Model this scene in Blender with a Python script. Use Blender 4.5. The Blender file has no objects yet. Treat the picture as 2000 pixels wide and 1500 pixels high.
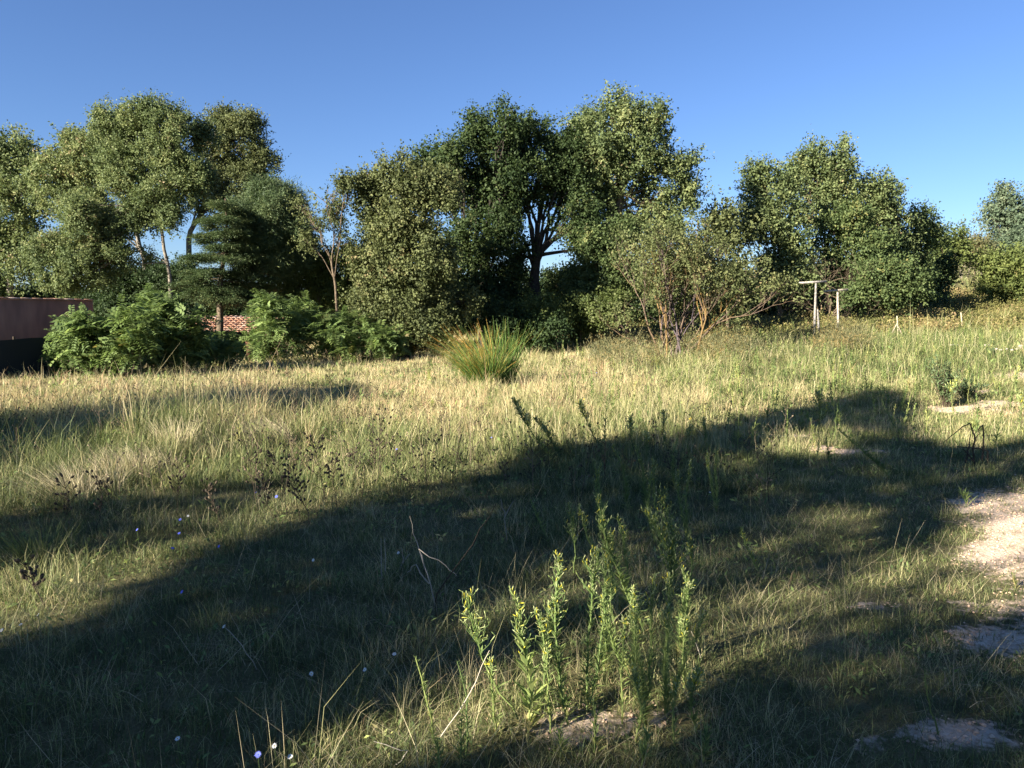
import bpy, math, random
import numpy as np

# ------------------------------------------------------------------ camera, world, sun, exposure
S = bpy.context.scene
COL = S.collection
FPX = 1540.0                      # focal length in photo pixels (photo is 2000 x 1500)
HORIZON = 610.0
PITCH = math.atan((750 - HORIZON) / FPX)
CAMZ = 1.6
cam_d = bpy.data.cameras.new("camera")
cam = bpy.data.objects.new("camera", cam_d)
COL.objects.link(cam)
cam.location = (0, 0, CAMZ)
cam.rotation_euler = (math.pi / 2 - PITCH, 0, 0)
cam_d.sensor_fit = 'HORIZONTAL'
cam_d.sensor_width = 36.0
cam_d.lens = FPX / 2000 * 36.0
cam_d.clip_start = 0.05
cam_d.clip_end = 2000
S.camera = cam

SUN_EL = math.radians(22)
SH_AZ = math.radians(52)          # shadows run this far right of the view direction
SD = np.array([math.sin(SH_AZ), math.cos(SH_AZ)])          # shadow direction on the ground
world = bpy.data.worlds.new("World")
S.world = world
world.use_nodes = True
nt = world.node_tree
bg = nt.nodes["Background"]
sky = nt.nodes.new("ShaderNodeTexSky")
sky.sky_type = 'NISHITA'
sky.sun_disc = False
sky.sun_elevation = SUN_EL
sky.sun_rotation = math.atan2(-SD[0], -SD[1])
sky.altitude = 0
sky.air_density = 1.0
sky.dust_density = 0.0
sky.ozone_density = 4.0
wb = nt.nodes.new("ShaderNodeMix"); wb.data_type = 'RGBA'; wb.blend_type = 'MULTIPLY'; wb.inputs[0].default_value = 1   # camera white balance
wb.inputs[7].default_value = (0.515, 0.57, 0.72, 1)
nt.links.new(sky.outputs[0], wb.inputs[6])
nt.links.new(wb.outputs[2], bg.inputs[0])
bg.inputs[1].default_value = 0.054
sd_ = bpy.data.lights.new("sun", 'SUN')
sd_.energy = 5.0
sd_.angle = math.radians(0.5)
sd_.color = (1.0, 0.92, 0.78)
sun = bpy.data.objects.new("sun", sd_)
COL.objects.link(sun)
sun.rotation_euler = (math.pi / 2 - SUN_EL, 0, -SH_AZ)     # lamp -Z points along (SD, down)
S.view_settings.view_transform = 'Standard'
S.view_settings.look = 'None'
S.view_settings.gamma = 1
S.view_settings.exposure = 2.15
S.render.film_transparent = False
S.cycles.max_bounces = 6
S.cycles.diffuse_bounces = 3
S.cycles.transmission_bounces = 4
S.cycles.use_denoising = True

rng = np.random.default_rng(7)
random.seed(7)
TAU = 2 * math.pi

# ------------------------------------------------------------------ geometry of the place
def smooth(a, b, x):
    t = np.clip((np.asarray(x, float) - a) / (b - a), 0, 1)
    return t * t * (3 - 2 * t)

_ph = rng.uniform(0, TAU, (64, 3))
_dr = rng.normal(0, 1, (64, 3)); _dr /= np.linalg.norm(_dr, axis=1)[:, None]
def noise(p, scale=1.0, seed=0, octs=10):
    """cheap smooth noise, about -1..1; p (N,2) or (N,3)"""
    p = np.atleast_2d(np.asarray(p, float)) / scale
    if p.shape[1] == 2: p = np.hstack([p, np.zeros((len(p), 1))])
    r = np.zeros(len(p))
    for i in range(octs):
        k = (i + seed * 7) % 64
        r += np.sin(p @ (_dr[k] * TAU * (0.7 + 0.11 * i)) + _ph[k, 0] + 1.3 * np.sin(p @ _dr[(k + 11) % 64] * 3 + _ph[k, 1]))
    return r / math.sqrt(octs) / 1.2

def H(x, y):
    x = np.asarray(x, float); y = np.asarray(y, float)
    yy = np.maximum(y, 6)
    w = smooth(0.02, 0.5, x / yy)
    rise = np.interp(y, [0, 12, 18, 22, 32, 45, 60, 75, 95, 200], [0, 0, .22, .42, .68, 1.3, 2.6, 4.8, 8.5, 11])
    m = 0.35 * smooth(28, 45, y)
    z = rise * w + m * (1 - w)
    # low bank that runs away on the left
    z = z + 0.15 * np.exp(-((x + 4.2 + 0.05 * (y - 9)) / 0.9) ** 2) * smooth(4.0, 6.5, y) * (1 - smooth(12.5, 15, y))
    q = np.stack([np.ravel(x), np.ravel(y)], 1) if np.ndim(x) else np.array([[float(x), float(y)]])
    n = noise(q, 3.7, 1, 6) * 0.035 + noise(q, 0.9, 2, 5) * 0.010
    n = n.reshape(np.shape(z)) if np.ndim(z) else n[0]
    return z + n

CP, SP = math.cos(PITCH), math.sin(PITCH)
def ray(px, py):
    u = (px - 1000) / FPX; v = (750 - py) / FPX
    return np.array([u, CP + v * SP, -SP + v * CP])
def PT(px, py, d):
    r = ray(px, py)
    return np.array([0, 0, CAMZ]) + r * (d / r[1])
def G(px, py, ymax=120):
    r = ray(px, py); r = r / r[1]
    y = 1.0
    while y < ymax:
        p = r * y
        if CAMZ + p[2] <= H(p[0], p[1]): break
        y += 0.03 if y < 20 else 0.1
    p = r * y
    return np.array([p[0], p[1], float(H(p[0], p[1]))])
def BASE(px, d):
    x = (px - 1000) / FPX * d / CP
    return np.array([x, d, float(H(x, d))])
def to_px(x, y, z):
    """photo coordinates of world points"""
    dz = z - CAMZ
    f = y * CP - dz * SP
    f = np.where(f < 0.05, 0.05, f)
    return 1000 + FPX * x / f, 750 - FPX * (y * SP + dz * CP) / f

# ------------------------------------------------------------------ object helpers
def tag(o, label=None, cat=None, group=None, kind=None):
    if label: o["label"] = label
    if cat: o["category"] = cat
    if group: o["group"] = group
    if kind: o["kind"] = kind
    return o
def empty(name, loc, label, cat, group=None):
    o = bpy.data.objects.new(name, None)
    o.empty_display_size = 0.1
    COL.objects.link(o)
    o.location = tuple(float(v) for v in loc)
    return tag(o, label, cat, group)
def mesh_obj(name, V, F, mat, parent=None, tint=None, smooth_=False, origin=None):
    """V (N,3) world coords, F (M,k) ints"""
    V = np.asarray(V, np.float32).copy(); F = np.asarray(F, np.int32)
    loc = origin
    if parent is not None: loc = np.array(parent_world(parent))
    if loc is not None: V -= np.asarray(loc, np.float32)
    me = bpy.data.meshes.new(name)
    M, k = F.shape
    me.vertices.add(len(V)); me.vertices.foreach_set("co", V.ravel())
    me.loops.add(M * k); me.loops.foreach_set("vertex_index", F.ravel())
    me.polygons.add(M); me.polygons.foreach_set("loop_start", np.arange(0, M * k, k, dtype=np.int32))
    if smooth_: me.polygons.foreach_set("use_smooth", np.ones(M, bool))
    if tint is not None:
        a = me.attributes.new("tint", 'FLOAT', 'FACE')
        a.data.foreach_set("value", np.asarray(tint, np.float32))
    me.update(calc_edges=True)
    me.materials.append(mat)
    o = bpy.data.objects.new(name, me)
    COL.objects.link(o)
    if parent is not None: o.parent = parent
    elif origin is not None: o.location = tuple(float(v) for v in origin)
    return o
def parent_world(o):
    p = np.array(o.location)
    while o.parent is not None:
        o = o.parent; p = p + np.array(o.location)
    return p

class MB:
    """collects quads with a tint"""
    def __init__(s): s.V = []; s.F = []; s.T = []; s.n = 0
    def add(s, V, F, t):
        V = np.asarray(V, float).reshape(-1, 3); F = np.asarray(F, int)
        s.V.append(V); s.F.append(F + s.n); s.n += len(V)
        s.T.append(np.full(len(F), t, float) if np.ndim(t) == 0 else np.asarray(t, float))
    def build(s, name, mat, parent=None, smooth_=False, origin=None):
        if not s.V: return None
        return mesh_obj(name, np.vstack(s.V), np.vstack(s.F), mat, parent, np.concatenate(s.T), smooth_, origin)
    def tube(s, pts, radii, sides=6, t=0.5):
        pts = np.asarray(pts, float); n = len(pts)
        radii = np.asarray(radii, float) if np.ndim(radii) else np.full(n, radii)
        tan = np.gradient(pts, axis=0); tan /= np.linalg.norm(tan, axis=1)[:, None] + 1e-9
        ref = np.array([0.31, 0.2, 0.93]) if abs(tan[0][2]) < 0.9 else np.array([1.0, 0.1, 0.0])
        a = np.cross(tan, ref); a /= np.linalg.norm(a, axis=1)[:, None] + 1e-9
        b = np.cross(tan, a)
        ang = np.arange(sides) * TAU / sides
        V = (pts[:, None] + radii[:, None, None] * (np.cos(ang)[None, :, None] * a[:, None] + np.sin(ang)[None, :, None] * b[:, None])).reshape(-1, 3)
        i = np.arange(n - 1)[:, None] * sides; j = np.arange(sides)[None]; k = (j + 1) % sides
        F = np.stack([i + j, i + k, i + sides + k, i + sides + j], -1).reshape(-1, 4)
        s.add(V, F, t)
        # close the end with two quads where possible
        e = (n - 1) * sides
        if sides == 4: s.add(V[e:e + 4], [[0, 1, 2, 3]], t)
        if sides == 6: s.add(V[e:e + 6], [[0, 1, 2, 3], [0, 3, 4, 5]], t)
    def box(s, c, size, R=None, t=0.5, bev=0.0):
        h = np.array(size) / 2.0
        if bev > 0:
            # chamfered box: three nested slabs
            V = []
            for z, q in ((-1, bev), (-1 + 2 * bev / size[2], 0), (1 - 2 * bev / size[2], 0), (1, bev)):
                for sx, sy in ((-1, -1), (1, -1), (1, 1), (-1, 1)):
                    V.append(((h[0] - q) * sx, (h[1] - q) * sy, h[2] * z))
            V = np.array(V)
            F = [[3, 2, 1, 0], [12, 13, 14, 15]]
            for L in range(3):
                for k in range(4):
                    F.append([L * 4 + k, L * 4 + (k + 1) % 4, L * 4 + 4 + (k + 1) % 4, L * 4 + 4 + k])
        else:
            V = np.array([(x, y, z) for z in (-1, 1) for x, y in ((-1, -1), (1, -1), (1, 1), (-1, 1))]) * h
            F = [[3, 2, 1, 0], [4, 5, 6, 7], [0, 1, 5, 4], [1, 2, 6, 5], [2, 3, 7, 6], [3, 0, 4, 7]]
        if R is not None: V = V @ np.asarray(R).T
        s.add(V + np.asarray(c), F, t)

def unit(v):
    v = np.asarray(v, float)
    return v / (np.linalg.norm(v, axis=-1, keepdims=True) + 1e-9)

def leaf_quads(P, D, N, L, W):
    """rhombus leaves: base P, direction D, normal-ish N, length L, width W -> V,F"""
    D = unit(D); Sx = unit(np.cross(D, N)); Nn = np.cross(Sx, D)
    L = np.broadcast_to(L, len(P))[:, None]; W = np.broadcast_to(W, len(P))[:, None]
    a = P; m = P + D * L * 0.45 + Nn * L * 0.05
    V = np.stack([a, m + Sx * W / 2, P + D * L - Nn * L * 0.06, m - Sx * W / 2], 1).reshape(-1, 3)
    F = np.arange(len(P) * 4).reshape(-1, 4)
    return V, F

# ------------------------------------------------------------------ materials
def newmat(name):
    m = bpy.data.materials.new(name); m.use_nodes = True
    n = m.node_tree.nodes; l = m.node_tree.links
    for x in list(n): n.remove(x)
    out = n.new("ShaderNodeOutputMaterial")
    return m, n, l, out
def ramp_mat(name, cols, trans=0.3, rough=0.6, spec=0.3, noise_scale=None, transcol=1.3):
    """colour from the per-face tint attribute through a ramp; leaves let some light through"""
    m, n, l, out = newmat(name)
    at = n.new("ShaderNodeAttribute"); at.attribute_name = "tint"
    rp = n.new("ShaderNodeValToRGB")
    els = rp.color_ramp.elements
    while len(els) < len(cols): els.new(0.5)
    for i, (p, c) in enumerate(cols):
        els[i].position = p; els[i].color = (*c, 1)
    l.new(at.outputs["Fac"], rp.inputs[0])
    col = rp.outputs[0]
    pr = n.new("ShaderNodeBsdfPrincipled")
    pr.inputs["Roughness"].default_value = rough
    pr.inputs["Specular IOR Level"].default_value = spec
    l.new(col, pr.inputs["Base Color"])
    if trans > 0:
        tr = n.new("ShaderNodeBsdfTranslucent")
        hs = n.new("ShaderNodeHueSaturation"); hs.inputs["Value"].default_value = transcol; hs.inputs["Saturation"].default_value = 1.1
        l.new(col, hs.inputs["Color"]); l.new(hs.outputs[0], tr.inputs[0])
        mx = n.new("ShaderNodeMixShader"); mx.inputs[0].default_value = trans
        l.new(pr.outputs[0], mx.inputs[1]); l.new(tr.outputs[0], mx.inputs[2])
        l.new(mx.outputs[0], out.inputs[0])
    else:
        if noise_scale:
            tc = n.new("ShaderNodeTexCoord")
            nz = n.new("ShaderNodeTexNoise"); nz.inputs["Scale"].default_value = noise_scale; nz.inputs["Detail"].default_value = 6
            l.new(tc.outputs["Object"], nz.inputs["Vector"])
            mm = n.new("ShaderNodeMix"); mm.data_type = 'RGBA'; mm.blend_type = 'MULTIPLY'; mm.inputs[0].default_value = 0.8
            r2 = n.new("ShaderNodeValToRGB"); r2.color_ramp.elements[0].color = (.35, .33, .3, 1); r2.color_ramp.elements[0].position = .35
            r2.color_ramp.elements[1].color = (1, 1, 1, 1); r2.color_ramp.elements[1].position = .62
            l.new(nz.outputs[0], r2.inputs[0]); l.new(col, mm.inputs[6]); l.new(r2.outputs[0], mm.inputs[7])
            l.new(mm.outputs[2], pr.inputs["Base Color"])
            bp = n.new("ShaderNodeBump"); bp.inputs["Strength"].default_value = 0.6; bp.inputs["Distance"].default_value = 0.02
            l.new(nz.outputs[0], bp.inputs["Height"]); l.new(bp.outputs[0], pr.inputs["Normal"])
        l.new(pr.outputs[0], out.inputs[0])
    return m

OAK = ramp_mat("oak_leaves", [(0, (0.022, 0.040, 0.015)), (.5, (0.046, 0.071, 0.024)), (.85, (0.077, 0.101, 0.033)), (1, (0.117, 0.114, 0.050))], .30, .65, .18)
OLIVE = ramp_mat("olive_leaves", [(0, (0.057, 0.071, 0.029)), (.5, (0.102, 0.119, 0.045)), (.85, (0.159, 0.165, 0.067)), (1, (0.241, 0.189, 0.095))], .28, .65, .18)
PLANE = ramp_mat("plane_leaves", [(0, (0.063, 0.091, 0.037)), (.5, (0.132, 0.164, 0.065)), (.85, (0.211, 0.227, 0.092)), (1, (0.283, 0.221, 0.126))], .32, .65, .18)
FRESH = ramp_mat("fresh_leaves", [(0, (0.048, 0.074, 0.028)), (.5, (0.090, 0.124, 0.044)), (.85, (0.143, 0.168, 0.061)), (1, (0.214, 0.197, 0.068))], .35, .65, .18)
YELG = ramp_mat("yellowgreen_leaves", [(0, (0.068, 0.090, 0.026)), (.5, (0.117, 0.145, 0.043)), (.85, (0.162, 0.180, 0.053)), (1, (0.216, 0.190, 0.071))], .35, .65, .18)
ACAC = ramp_mat("pinnate_leaves", [(0, (0.083, 0.123, 0.048)), (.5, (0.158, 0.220, 0.076)), (.85, (0.240, 0.298, 0.101)), (1, (0.330, 0.285, 0.101))], .38, .6, .2)
CEDAR = ramp_mat("cedar_needles", [(0, (0.030, 0.053, 0.021)), (.5, (0.072, 0.107, 0.042)), (1, (0.180, 0.203, 0.078))], .15, .6, .3)
GREYG = ramp_mat("grey_green_leaves", [(0, (0.060, 0.090, 0.054)), (.5, (0.102, 0.138, 0.082)), (1, (0.156, 0.180, 0.108))], .28, .65, .18)
SCRUB = ramp_mat("scrub_leaves", [(0, (.085, .090, .030)), (.35, (.16, .155, .050)), (.65, (.25, .215, .085)), (1, (.27, .19, .10))], .3, .65, .18)
RUSTY = ramp_mat("autumn_leaves", [(0, (0.074, 0.088, 0.039)), (.5, (0.136, 0.135, 0.062)), (1, (0.272, 0.190, 0.070))], .3, .6, .3)
BARK_D = ramp_mat("dark_bark", [(0, (.030, .026, .022)), (1, (.075, .062, .048))], 0, .9, .2, 14)
BARK_P = ramp_mat("pale_bark", [(0, (0.115, 0.098, 0.075)), (1, (0.302, 0.266, 0.211))], 0, .85, .2, 9)
BARK_M = ramp_mat("brown_bark", [(0, (.09, .07, .05)), (1, (.20, .15, .10))], 0, .9, .2, 14)
LICHEN = ramp_mat("lichen_branches", [(0, (0.076, 0.064, 0.084)), (.5, (0.140, 0.101, 0.075)), (1, (0.227, 0.144, 0.047))], 0, .9, .2, 14)
WOODW = ramp_mat("weathered_wood", [(0, (0.234, 0.218, 0.203)), (.5, (0.351, 0.320, 0.281)), (1, (0.484, 0.406, 0.296))], 0, .8, .2, 18)
GRASS = ramp_mat("grass_blades", [(0, (.062, .072, .032)), (.3, (0.104, 0.140, 0.043)), (.55, (0.263, 0.263, 0.107)), (.8, (0.505, 0.437, 0.240)), (1, (0.461, 0.303, 0.173))], .30, .6, .25, None, 1.15)
STRAW = ramp_mat("dry_straw", [(0, (0.226, 0.199, 0.115)), (.5, (0.395, 0.338, 0.196)), (1, (0.517, 0.436, 0.275))], .25, .6, .3, None, 1.1)
DRYDK = ramp_mat("dead_stalks", [(0, (.030, .024, .018)), (.5, (.075, .055, .035)), (1, (.26, .20, .13))], 0, .9, .2)
PALEB = ramp_mat("bleached_twigs", [(0, (.22, .19, .15)), (1, (.46, .40, .32))], 0, .85, .2)
WEEDL = ramp_mat("weed_leaves", [(0, (0.090, 0.133, 0.051)), (.5, (0.189, 0.250, 0.081)), (.85, (0.353, 0.366, 0.128)), (1, (0.470, 0.396, 0.180))], .35, .65, .18)
BUD = ramp_mat("flower_buds", [(0, (0.084, 0.140, 0.036)), (.5, (0.201, 0.253, 0.079)), (.9, (0.419, 0.449, 0.214)), (1, (0.519, 0.468, 0.043))], .2, .6, .3)
RUSH = ramp_mat("rush_blades", [(0, (0.055, 0.105, 0.024)), (.45, (0.105, 0.176, 0.039)), (.7, (0.297, 0.264, 0.066)), (1, (0.462, 0.220, 0.050))], .28, .65, .18)
def flat(name, c, rough=.7, trans=0):
    return ramp_mat(name, [(0, tuple(v * .85 for v in c)), (1, c)], trans, rough, .3)
BLUE = flat("chicory_petals", (.16, .20, .72), .6, .25)
WHITE = flat("white_petals", (.80, .80, .78), .6, .25)
YELLOW = flat("yellow_petals", (.75, .52, .03), .6, .2)
STONE = ramp_mat("pale_stone", [(0, (.38, .33, .28)), (1, (.66, .58, .50))], 0, .85, .2, 22)
GRAVELM = ramp_mat("gravel_stones", [(0, (0.397, 0.270, 0.185)), (.5, (0.497, 0.347, 0.238)), (1, (0.641, 0.463, 0.335))], 0, .9, .2)
NET = flat("shade_net", (.016, .020, .022), .9)
TILE = ramp_mat("terracotta_tiles", [(0, (0.444, 0.233, 0.150)), (.5, (0.638, 0.381, 0.265)), (1, (0.736, 0.550, 0.437))], 0, .85, .2, 25)

def wall_mat():
    m, n, l, out = newmat("red_render")
    pr = n.new("ShaderNodeBsdfPrincipled"); pr.inputs["Roughness"].default_value = .92
    tc = n.new("ShaderNodeTexCoord")
    nz = n.new("ShaderNodeTexNoise"); nz.inputs["Scale"].default_value = 1.6; nz.inputs["Detail"].default_value = 10
    mp = n.new("ShaderNodeMapping"); mp.inputs["Scale"].default_value = (1.6, 1.6, .45)
    l.new(tc.outputs["Object"], mp.inputs[0]); l.new(mp.outputs[0], nz.inputs["Vector"])
    rp = n.new("ShaderNodeValToRGB")
    rp.color_ramp.elements[0].position = .3; rp.color_ramp.elements[0].color = (.165, .082, .052, 1)
    rp.color_ramp.elements[1].position = .7; rp.color_ramp.elements[1].color = (.32, .165, .105, 1)
    l.new(nz.outputs[0], rp.inputs[0]); l.new(rp.outputs[0], pr.inputs[0])
    n2 = n.new("ShaderNodeTexNoise"); n2.inputs["Scale"].default_value = 60
    l.new(tc.outputs["Object"], n2.inputs["Vector"])
    bp = n.new("ShaderNodeBump"); bp.inputs["Strength"].default_value = .5; bp.inputs["Distance"].default_value = .01
    l.new(n2.outputs[0], bp.inputs["Height"]); l.new(bp.outputs[0], pr.inputs["Normal"])
    l.new(pr.outputs[0], out.inputs[0])
    return m
WALLM = wall_mat()

def ground_mat():
    m, n, l, out = newmat("field_soil")
    pr = n.new("ShaderNodeBsdfPrincipled"); pr.inputs["Roughness"].default_value = .95
    pr.inputs["Specular IOR Level"].default_value = .15
    tc = n.new("ShaderNodeTexCoord")
    def nz(sc, det=8, r=.6):
        a = n.new("ShaderNodeTexNoise"); a.inputs["Scale"].default_value = sc; a.inputs["Detail"].default_value = det; a.inputs["Roughness"].default_value = r
        l.new(tc.outputs["Object"], a.inputs["Vector"]); return a.outputs[0]
    def rmp(src, stops):
        r = n.new("ShaderNodeValToRGB"); e = r.color_ramp.elements
        while len(e) < len(stops): e.new(.5)
        for i, (p, c) in enumerate(stops): e[i].position = p; e[i].color = (*c, 1)
        l.new(src, r.inputs[0]); return r.outputs[0]
    def mix(f, a, b, bt='MIX'):
        x = n.new("ShaderNodeMix"); x.data_type = 'RGBA'; x.blend_type = bt
        if isinstance(f, float): x.inputs[0].default_value = f
        else: l.new(f, x.inputs[0])
        l.new(a, x.inputs[6]); l.new(b, x.inputs[7]); return x.outputs[2]
    soil = rmp(nz(9), [(.3, (.085, .070, .045)), (.55, (.15, .125, .075)), (.75, (.23, .19, .12))])
    cover = rmp(nz(.9), [(.3, (.055, .070, .022)), (.5, (.13, .125, .045)), (.7, (.25, .21, .095))])
    base = mix(.6, soil, cover)
    fine = rmp(nz(60, 6, .7), [(.35, (.45, .42, .38)), (.65, (1, 1, 1))])
    base = mix(.7, base, fine, 'MULTIPLY')
    vor = n.new("ShaderNodeTexVoronoi"); vor.inputs["Scale"].default_value = 55
    l.new(tc.outputs["Object"], vor.inputs["Vector"])
    peb = n.new("ShaderNodeSeparateColor"); l.new(vor.outputs["Color"], peb.inputs[0])
    grav = rmp(peb.outputs[0], [(0, (.50, .38, .28)), (.5, (.58, .45, .34)), (1, (.66, .53, .41))])
    grav = mix(.6, grav, rmp(nz(5), [(.3, (.62, .56, .50)), (.7, (1, 1, 1))]), 'MULTIPLY')
    at = n.new("ShaderNodeAttribute"); at.attribute_name = "gravel"
    ad = n.new("ShaderNodeMath"); ad.operation = 'ADD'
    sb = n.new("ShaderNodeMath"); sb.operation = 'MULTIPLY_ADD'; sb.inputs[1].default_value = 2.2; sb.inputs[2].default_value = -1.1
    l.new(nz(19), sb.inputs[0]); l.new(at.outputs["Fac"], ad.inputs[0]); l.new(sb.outputs[0], ad.inputs[1])
    th = n.new("ShaderNodeMapRange"); th.inputs[1].default_value = .35; th.inputs[2].default_value = .8
    l.new(ad.outputs[0], th.inputs[0])
    l.new(mix(th.outputs[0], base, grav), pr.inputs["Base Color"])
    bp = n.new("ShaderNodeBump"); bp.inputs["Strength"].default_value = .8; bp.inputs["Distance"].default_value = .02
    l.new(nz(40, 8, .7), bp.inputs["Height"])
    b2 = n.new("ShaderNodeBump"); b2.inputs["Strength"].default_value = .5; b2.inputs["Distance"].default_value = .008; b2.invert = True
    l.new(vor.outputs["Distance"], b2.inputs["Height"]); l.new(bp.outputs[0], b2.inputs["Normal"])
    l.new(b2.outputs[0], pr.inputs["Normal"])
    l.new(pr.outputs[0], out.inputs[0])
    return m

# ------------------------------------------------------------------ gravel patches (world ellipses), shade pattern
GRAV = ((1960, 1055, 80, 95), (2050, 1040, 120, 110), (1915, 985, 60, 28), (1985, 1245, 110, 38), (2120, 1200, 160, 60), (1880, 1440, 110, 34), (1700, 1455, 50, 18), (1925, 1180, 70, 14),
        (1130, 1420, 95, 52), (1250, 1395, 60, 30), (1990, 735, 75, 9), (1880, 800, 95, 8), (1660, 884, 75, 9),
        (1550, 850, 45, 6), (1935, 765, 40, 4), (2120, 820, 120, 30), (1720, 1190, 60, 14), (1850, 725, 30, 3), (1960,790,50,4))
def gravel(x, y):
    """bare patches; the ellipses were measured on the photograph and are laid on the ground"""
    x = np.asarray(x, float); y = np.asarray(y, float)
    q = np.stack([x.ravel(), y.ravel()], 1)
    s = np.clip(q[:, 1] / 6, .5, 2.5)
    wx = x.ravel() + (noise(q, .55, 3, 6) * .09 + noise(q, .16, 5, 6) * .05) * s; wy = y.ravel() + (noise(q, .55, 4, 6) * .12 + noise(q, .16, 6, 6) * .06) * s
    z = H(wx, wy) if len(wx) < 400000 else H(wx, wy)
    px, py = to_px(wx, wy, z)
    g = np.zeros(len(wx))
    for cx, cy, rx, ry in GRAV:
        rr = np.sqrt(((px - cx) / rx) ** 2 + ((py - cy) / ry) ** 2)
        g = np.maximum(g, (1 - smooth(.3, 1.5, rr)) * (.66 if rx < 100 and cy > 1100 else 1))
    g[wy < 1.5] = 0
    return g.reshape(x.shape)

def inpoly(x, y, poly):
    c = np.zeros(len(x), bool)
    for i in range(len(poly)):
        x1, y1 = poly[i]; x2, y2 = poly[i - 1]
        if y1 == y2: continue
        c ^= ((y1 > y) != (y2 > y)) & (x < (x2 - x1) * (y - y1) / (y2 - y1) + x1)
    return c
SH1 = [(-600, 1400), (0, 1245), (100, 1232), (180, 1190), (300, 1120), (420, 1072), (560, 1032), (700, 968), (850, 945), (960, 925),
       (1050, 888), (1200, 866), (1350, 858), (1430, 832), (1500, 808), (1600, 792), (1690, 775), (1770, 772), (1810, 795), (1790, 845),
       (1870, 872), (2000, 868), (2400, 830), (3000, 1500), (3000, 9000), (-600, 9000)]
SH2 = [(-300, 1065), (0, 1035), (100, 1010), (250, 985), (400, 960), (520, 945), (620, 925), (600, 960), (450, 1005), (420, 1040), (300, 1062), (100, 1095), (-300, 1170)]
SH3 = [(-400, 900), (0, 838), (150, 825), (300, 804), (450, 780), (560, 765), (700, 750), (745, 768), (675, 806), (560, 826), (450, 848),
       (300, 884), (200, 912), (120, 945), (0, 1000), (-400, 1120)]
HOLES = [(1580, 872, 85, 26, .75), (1440, 905, 60, 18, .5), (1660, 848, 55, 12, .5), (1960, 1052, 120, 88, 1), (2100, 1010, 160, 90, 1), (1800, 1120, 120, 52, .8),
         (1920, 1150, 110, 50, .95), (1645, 1020, 90, 36, .7), (1610, 1310, 115, 85, .42), (1560, 1160, 80, 22, .35), (1190, 1430, 240, 95, .9),
         (880, 1520, 150, 60, .6),  (1750, 1300, 260, 110, .12), (1320, 1330, 90, 60, .5), (1010, 1035, 30, 18, .3)]
def shade_at(x, y):
    """wanted shade density at this ground point; the unseen crowns are carved to it"""
    px, py = to_px(x, np.maximum(y, 1.0), 0.0)
    s = np.where(inpoly(px, py, SH1), 1.0, 0.0)
    for cx, cy, rx, ry, k in HOLES:
        r = np.sqrt(((px - cx) / rx) ** 2 + ((py - cy) / ry) ** 2)
        s *= 1 - k * (1 - smooth(.7, 1.15, r))
    al = x * SD[0] + y * SD[1]; be = x * SD[1] - y * SD[0]          # strip left open in the carved crowns so a beam lights the weeds
    s *= 1 - (.97 - .66 * smooth(3.0, 4.3, al)) * smooth(-.25, .05, be + 2.4 + .36 * np.clip(al, 0, 3.2)) * (1 - smooth(-.12, .12, be + 1.88 + .14 * np.clip(al - 2.3, 0, 3))) * smooth(.9, 1.3, al) * (1 - smooth(4.9, 5.4, al))
    s = np.maximum(s, np.where(inpoly(px, py, SH2), .93, 0))
    s = np.maximum(s, np.where(inpoly(px, py, SH3), 1.0, 0))
    return s

# ------------------------------------------------------------------ ground
def build_ground():
    u = np.linspace(-1, 1, 330); xs = np.sinh(u * 6.1) / np.sinh(6.1) * 420
    v = np.linspace(-0.52, 1, 420); ys = np.sinh(v * 6.0) / np.sinh(6.0) * 600 + 3
    X, Y = np.meshgrid(xs, ys)
    Z = H(X, Y)
    V = np.stack([X.ravel(), Y.ravel(), Z.ravel()], 1)
    nx, ny = len(xs), len(ys)
    i = np.arange(ny - 1)[:, None] * nx + np.arange(nx - 1)[None]
    F = np.stack([i, i + 1, i + nx + 1, i + nx], -1).reshape(-1, 4)
    o = mesh_obj("ground", V, F, ground_mat(), smooth_=True)
    a = o.data.attributes.new("gravel", 'FLOAT', 'POINT')
    a.data.foreach_set("value", gravel(V[:, 0], V[:, 1]).astype(np.float32))
    tag(o, None, None, None, "structure")
build_ground()

# ------------------------------------------------------------------ grass (real blades)
def wedge(n, d0, d1, power=1.0, margin=.74):
    """random ground points in the visible wedge plus a side margin"""
    u = rng.uniform(0, 1, n)
    e = 2 - power * 1.0
    if abs(e) < 1e-6: y = d0 * (d1 / d0) ** u
    else: y = (d0 ** e + u * (d1 ** e - d0 ** e)) ** (1 / e)
    x = rng.uniform(-margin, margin, n) * (y + .6)
    return x, y
def blades(x, y, L, W, lean, az, tint, bend=.6, zoff=-.01):
    n = len(x)
    B = np.stack([x, y, H(x, y) + zoff], 1)
    dirh = np.stack([np.cos(az), np.sin(az), np.zeros(n)], 1)
    up = np.array([0, 0, 1.0])
    d0 = up * np.cos(lean)[:, None] + dirh * np.sin(lean)[:, None]
    l2 = lean + bend
    d1 = up * np.cos(l2)[:, None] + dirh * np.sin(l2)[:, None]
    M = B + d0 * (L * .55)[:, None]; T = M + d1 * (L * .45)[:, None]
    fa = rng.uniform(0, TAU, n)
    sv = np.stack([np.cos(fa), np.sin(fa), np.zeros(n)], 1)
    sv = unit(sv - dirh * (0.5 * (sv * dirh).sum(1))[:, None]) * (W / 2)[:, None]
    V = np.stack([B - sv, B + sv, M - sv * .8, M + sv * .8, T - sv * .12, T + sv * .12], 1).reshape(-1, 3)
    k = np.arange(n)[:, None] * 6
    F = np.concatenate([k + np.array([[0, 1, 3, 2]]), k + np.array([[2, 3, 5, 4]])], 1).reshape(-1, 4)
    return V, F, np.repeat(tint, 2)

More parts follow.
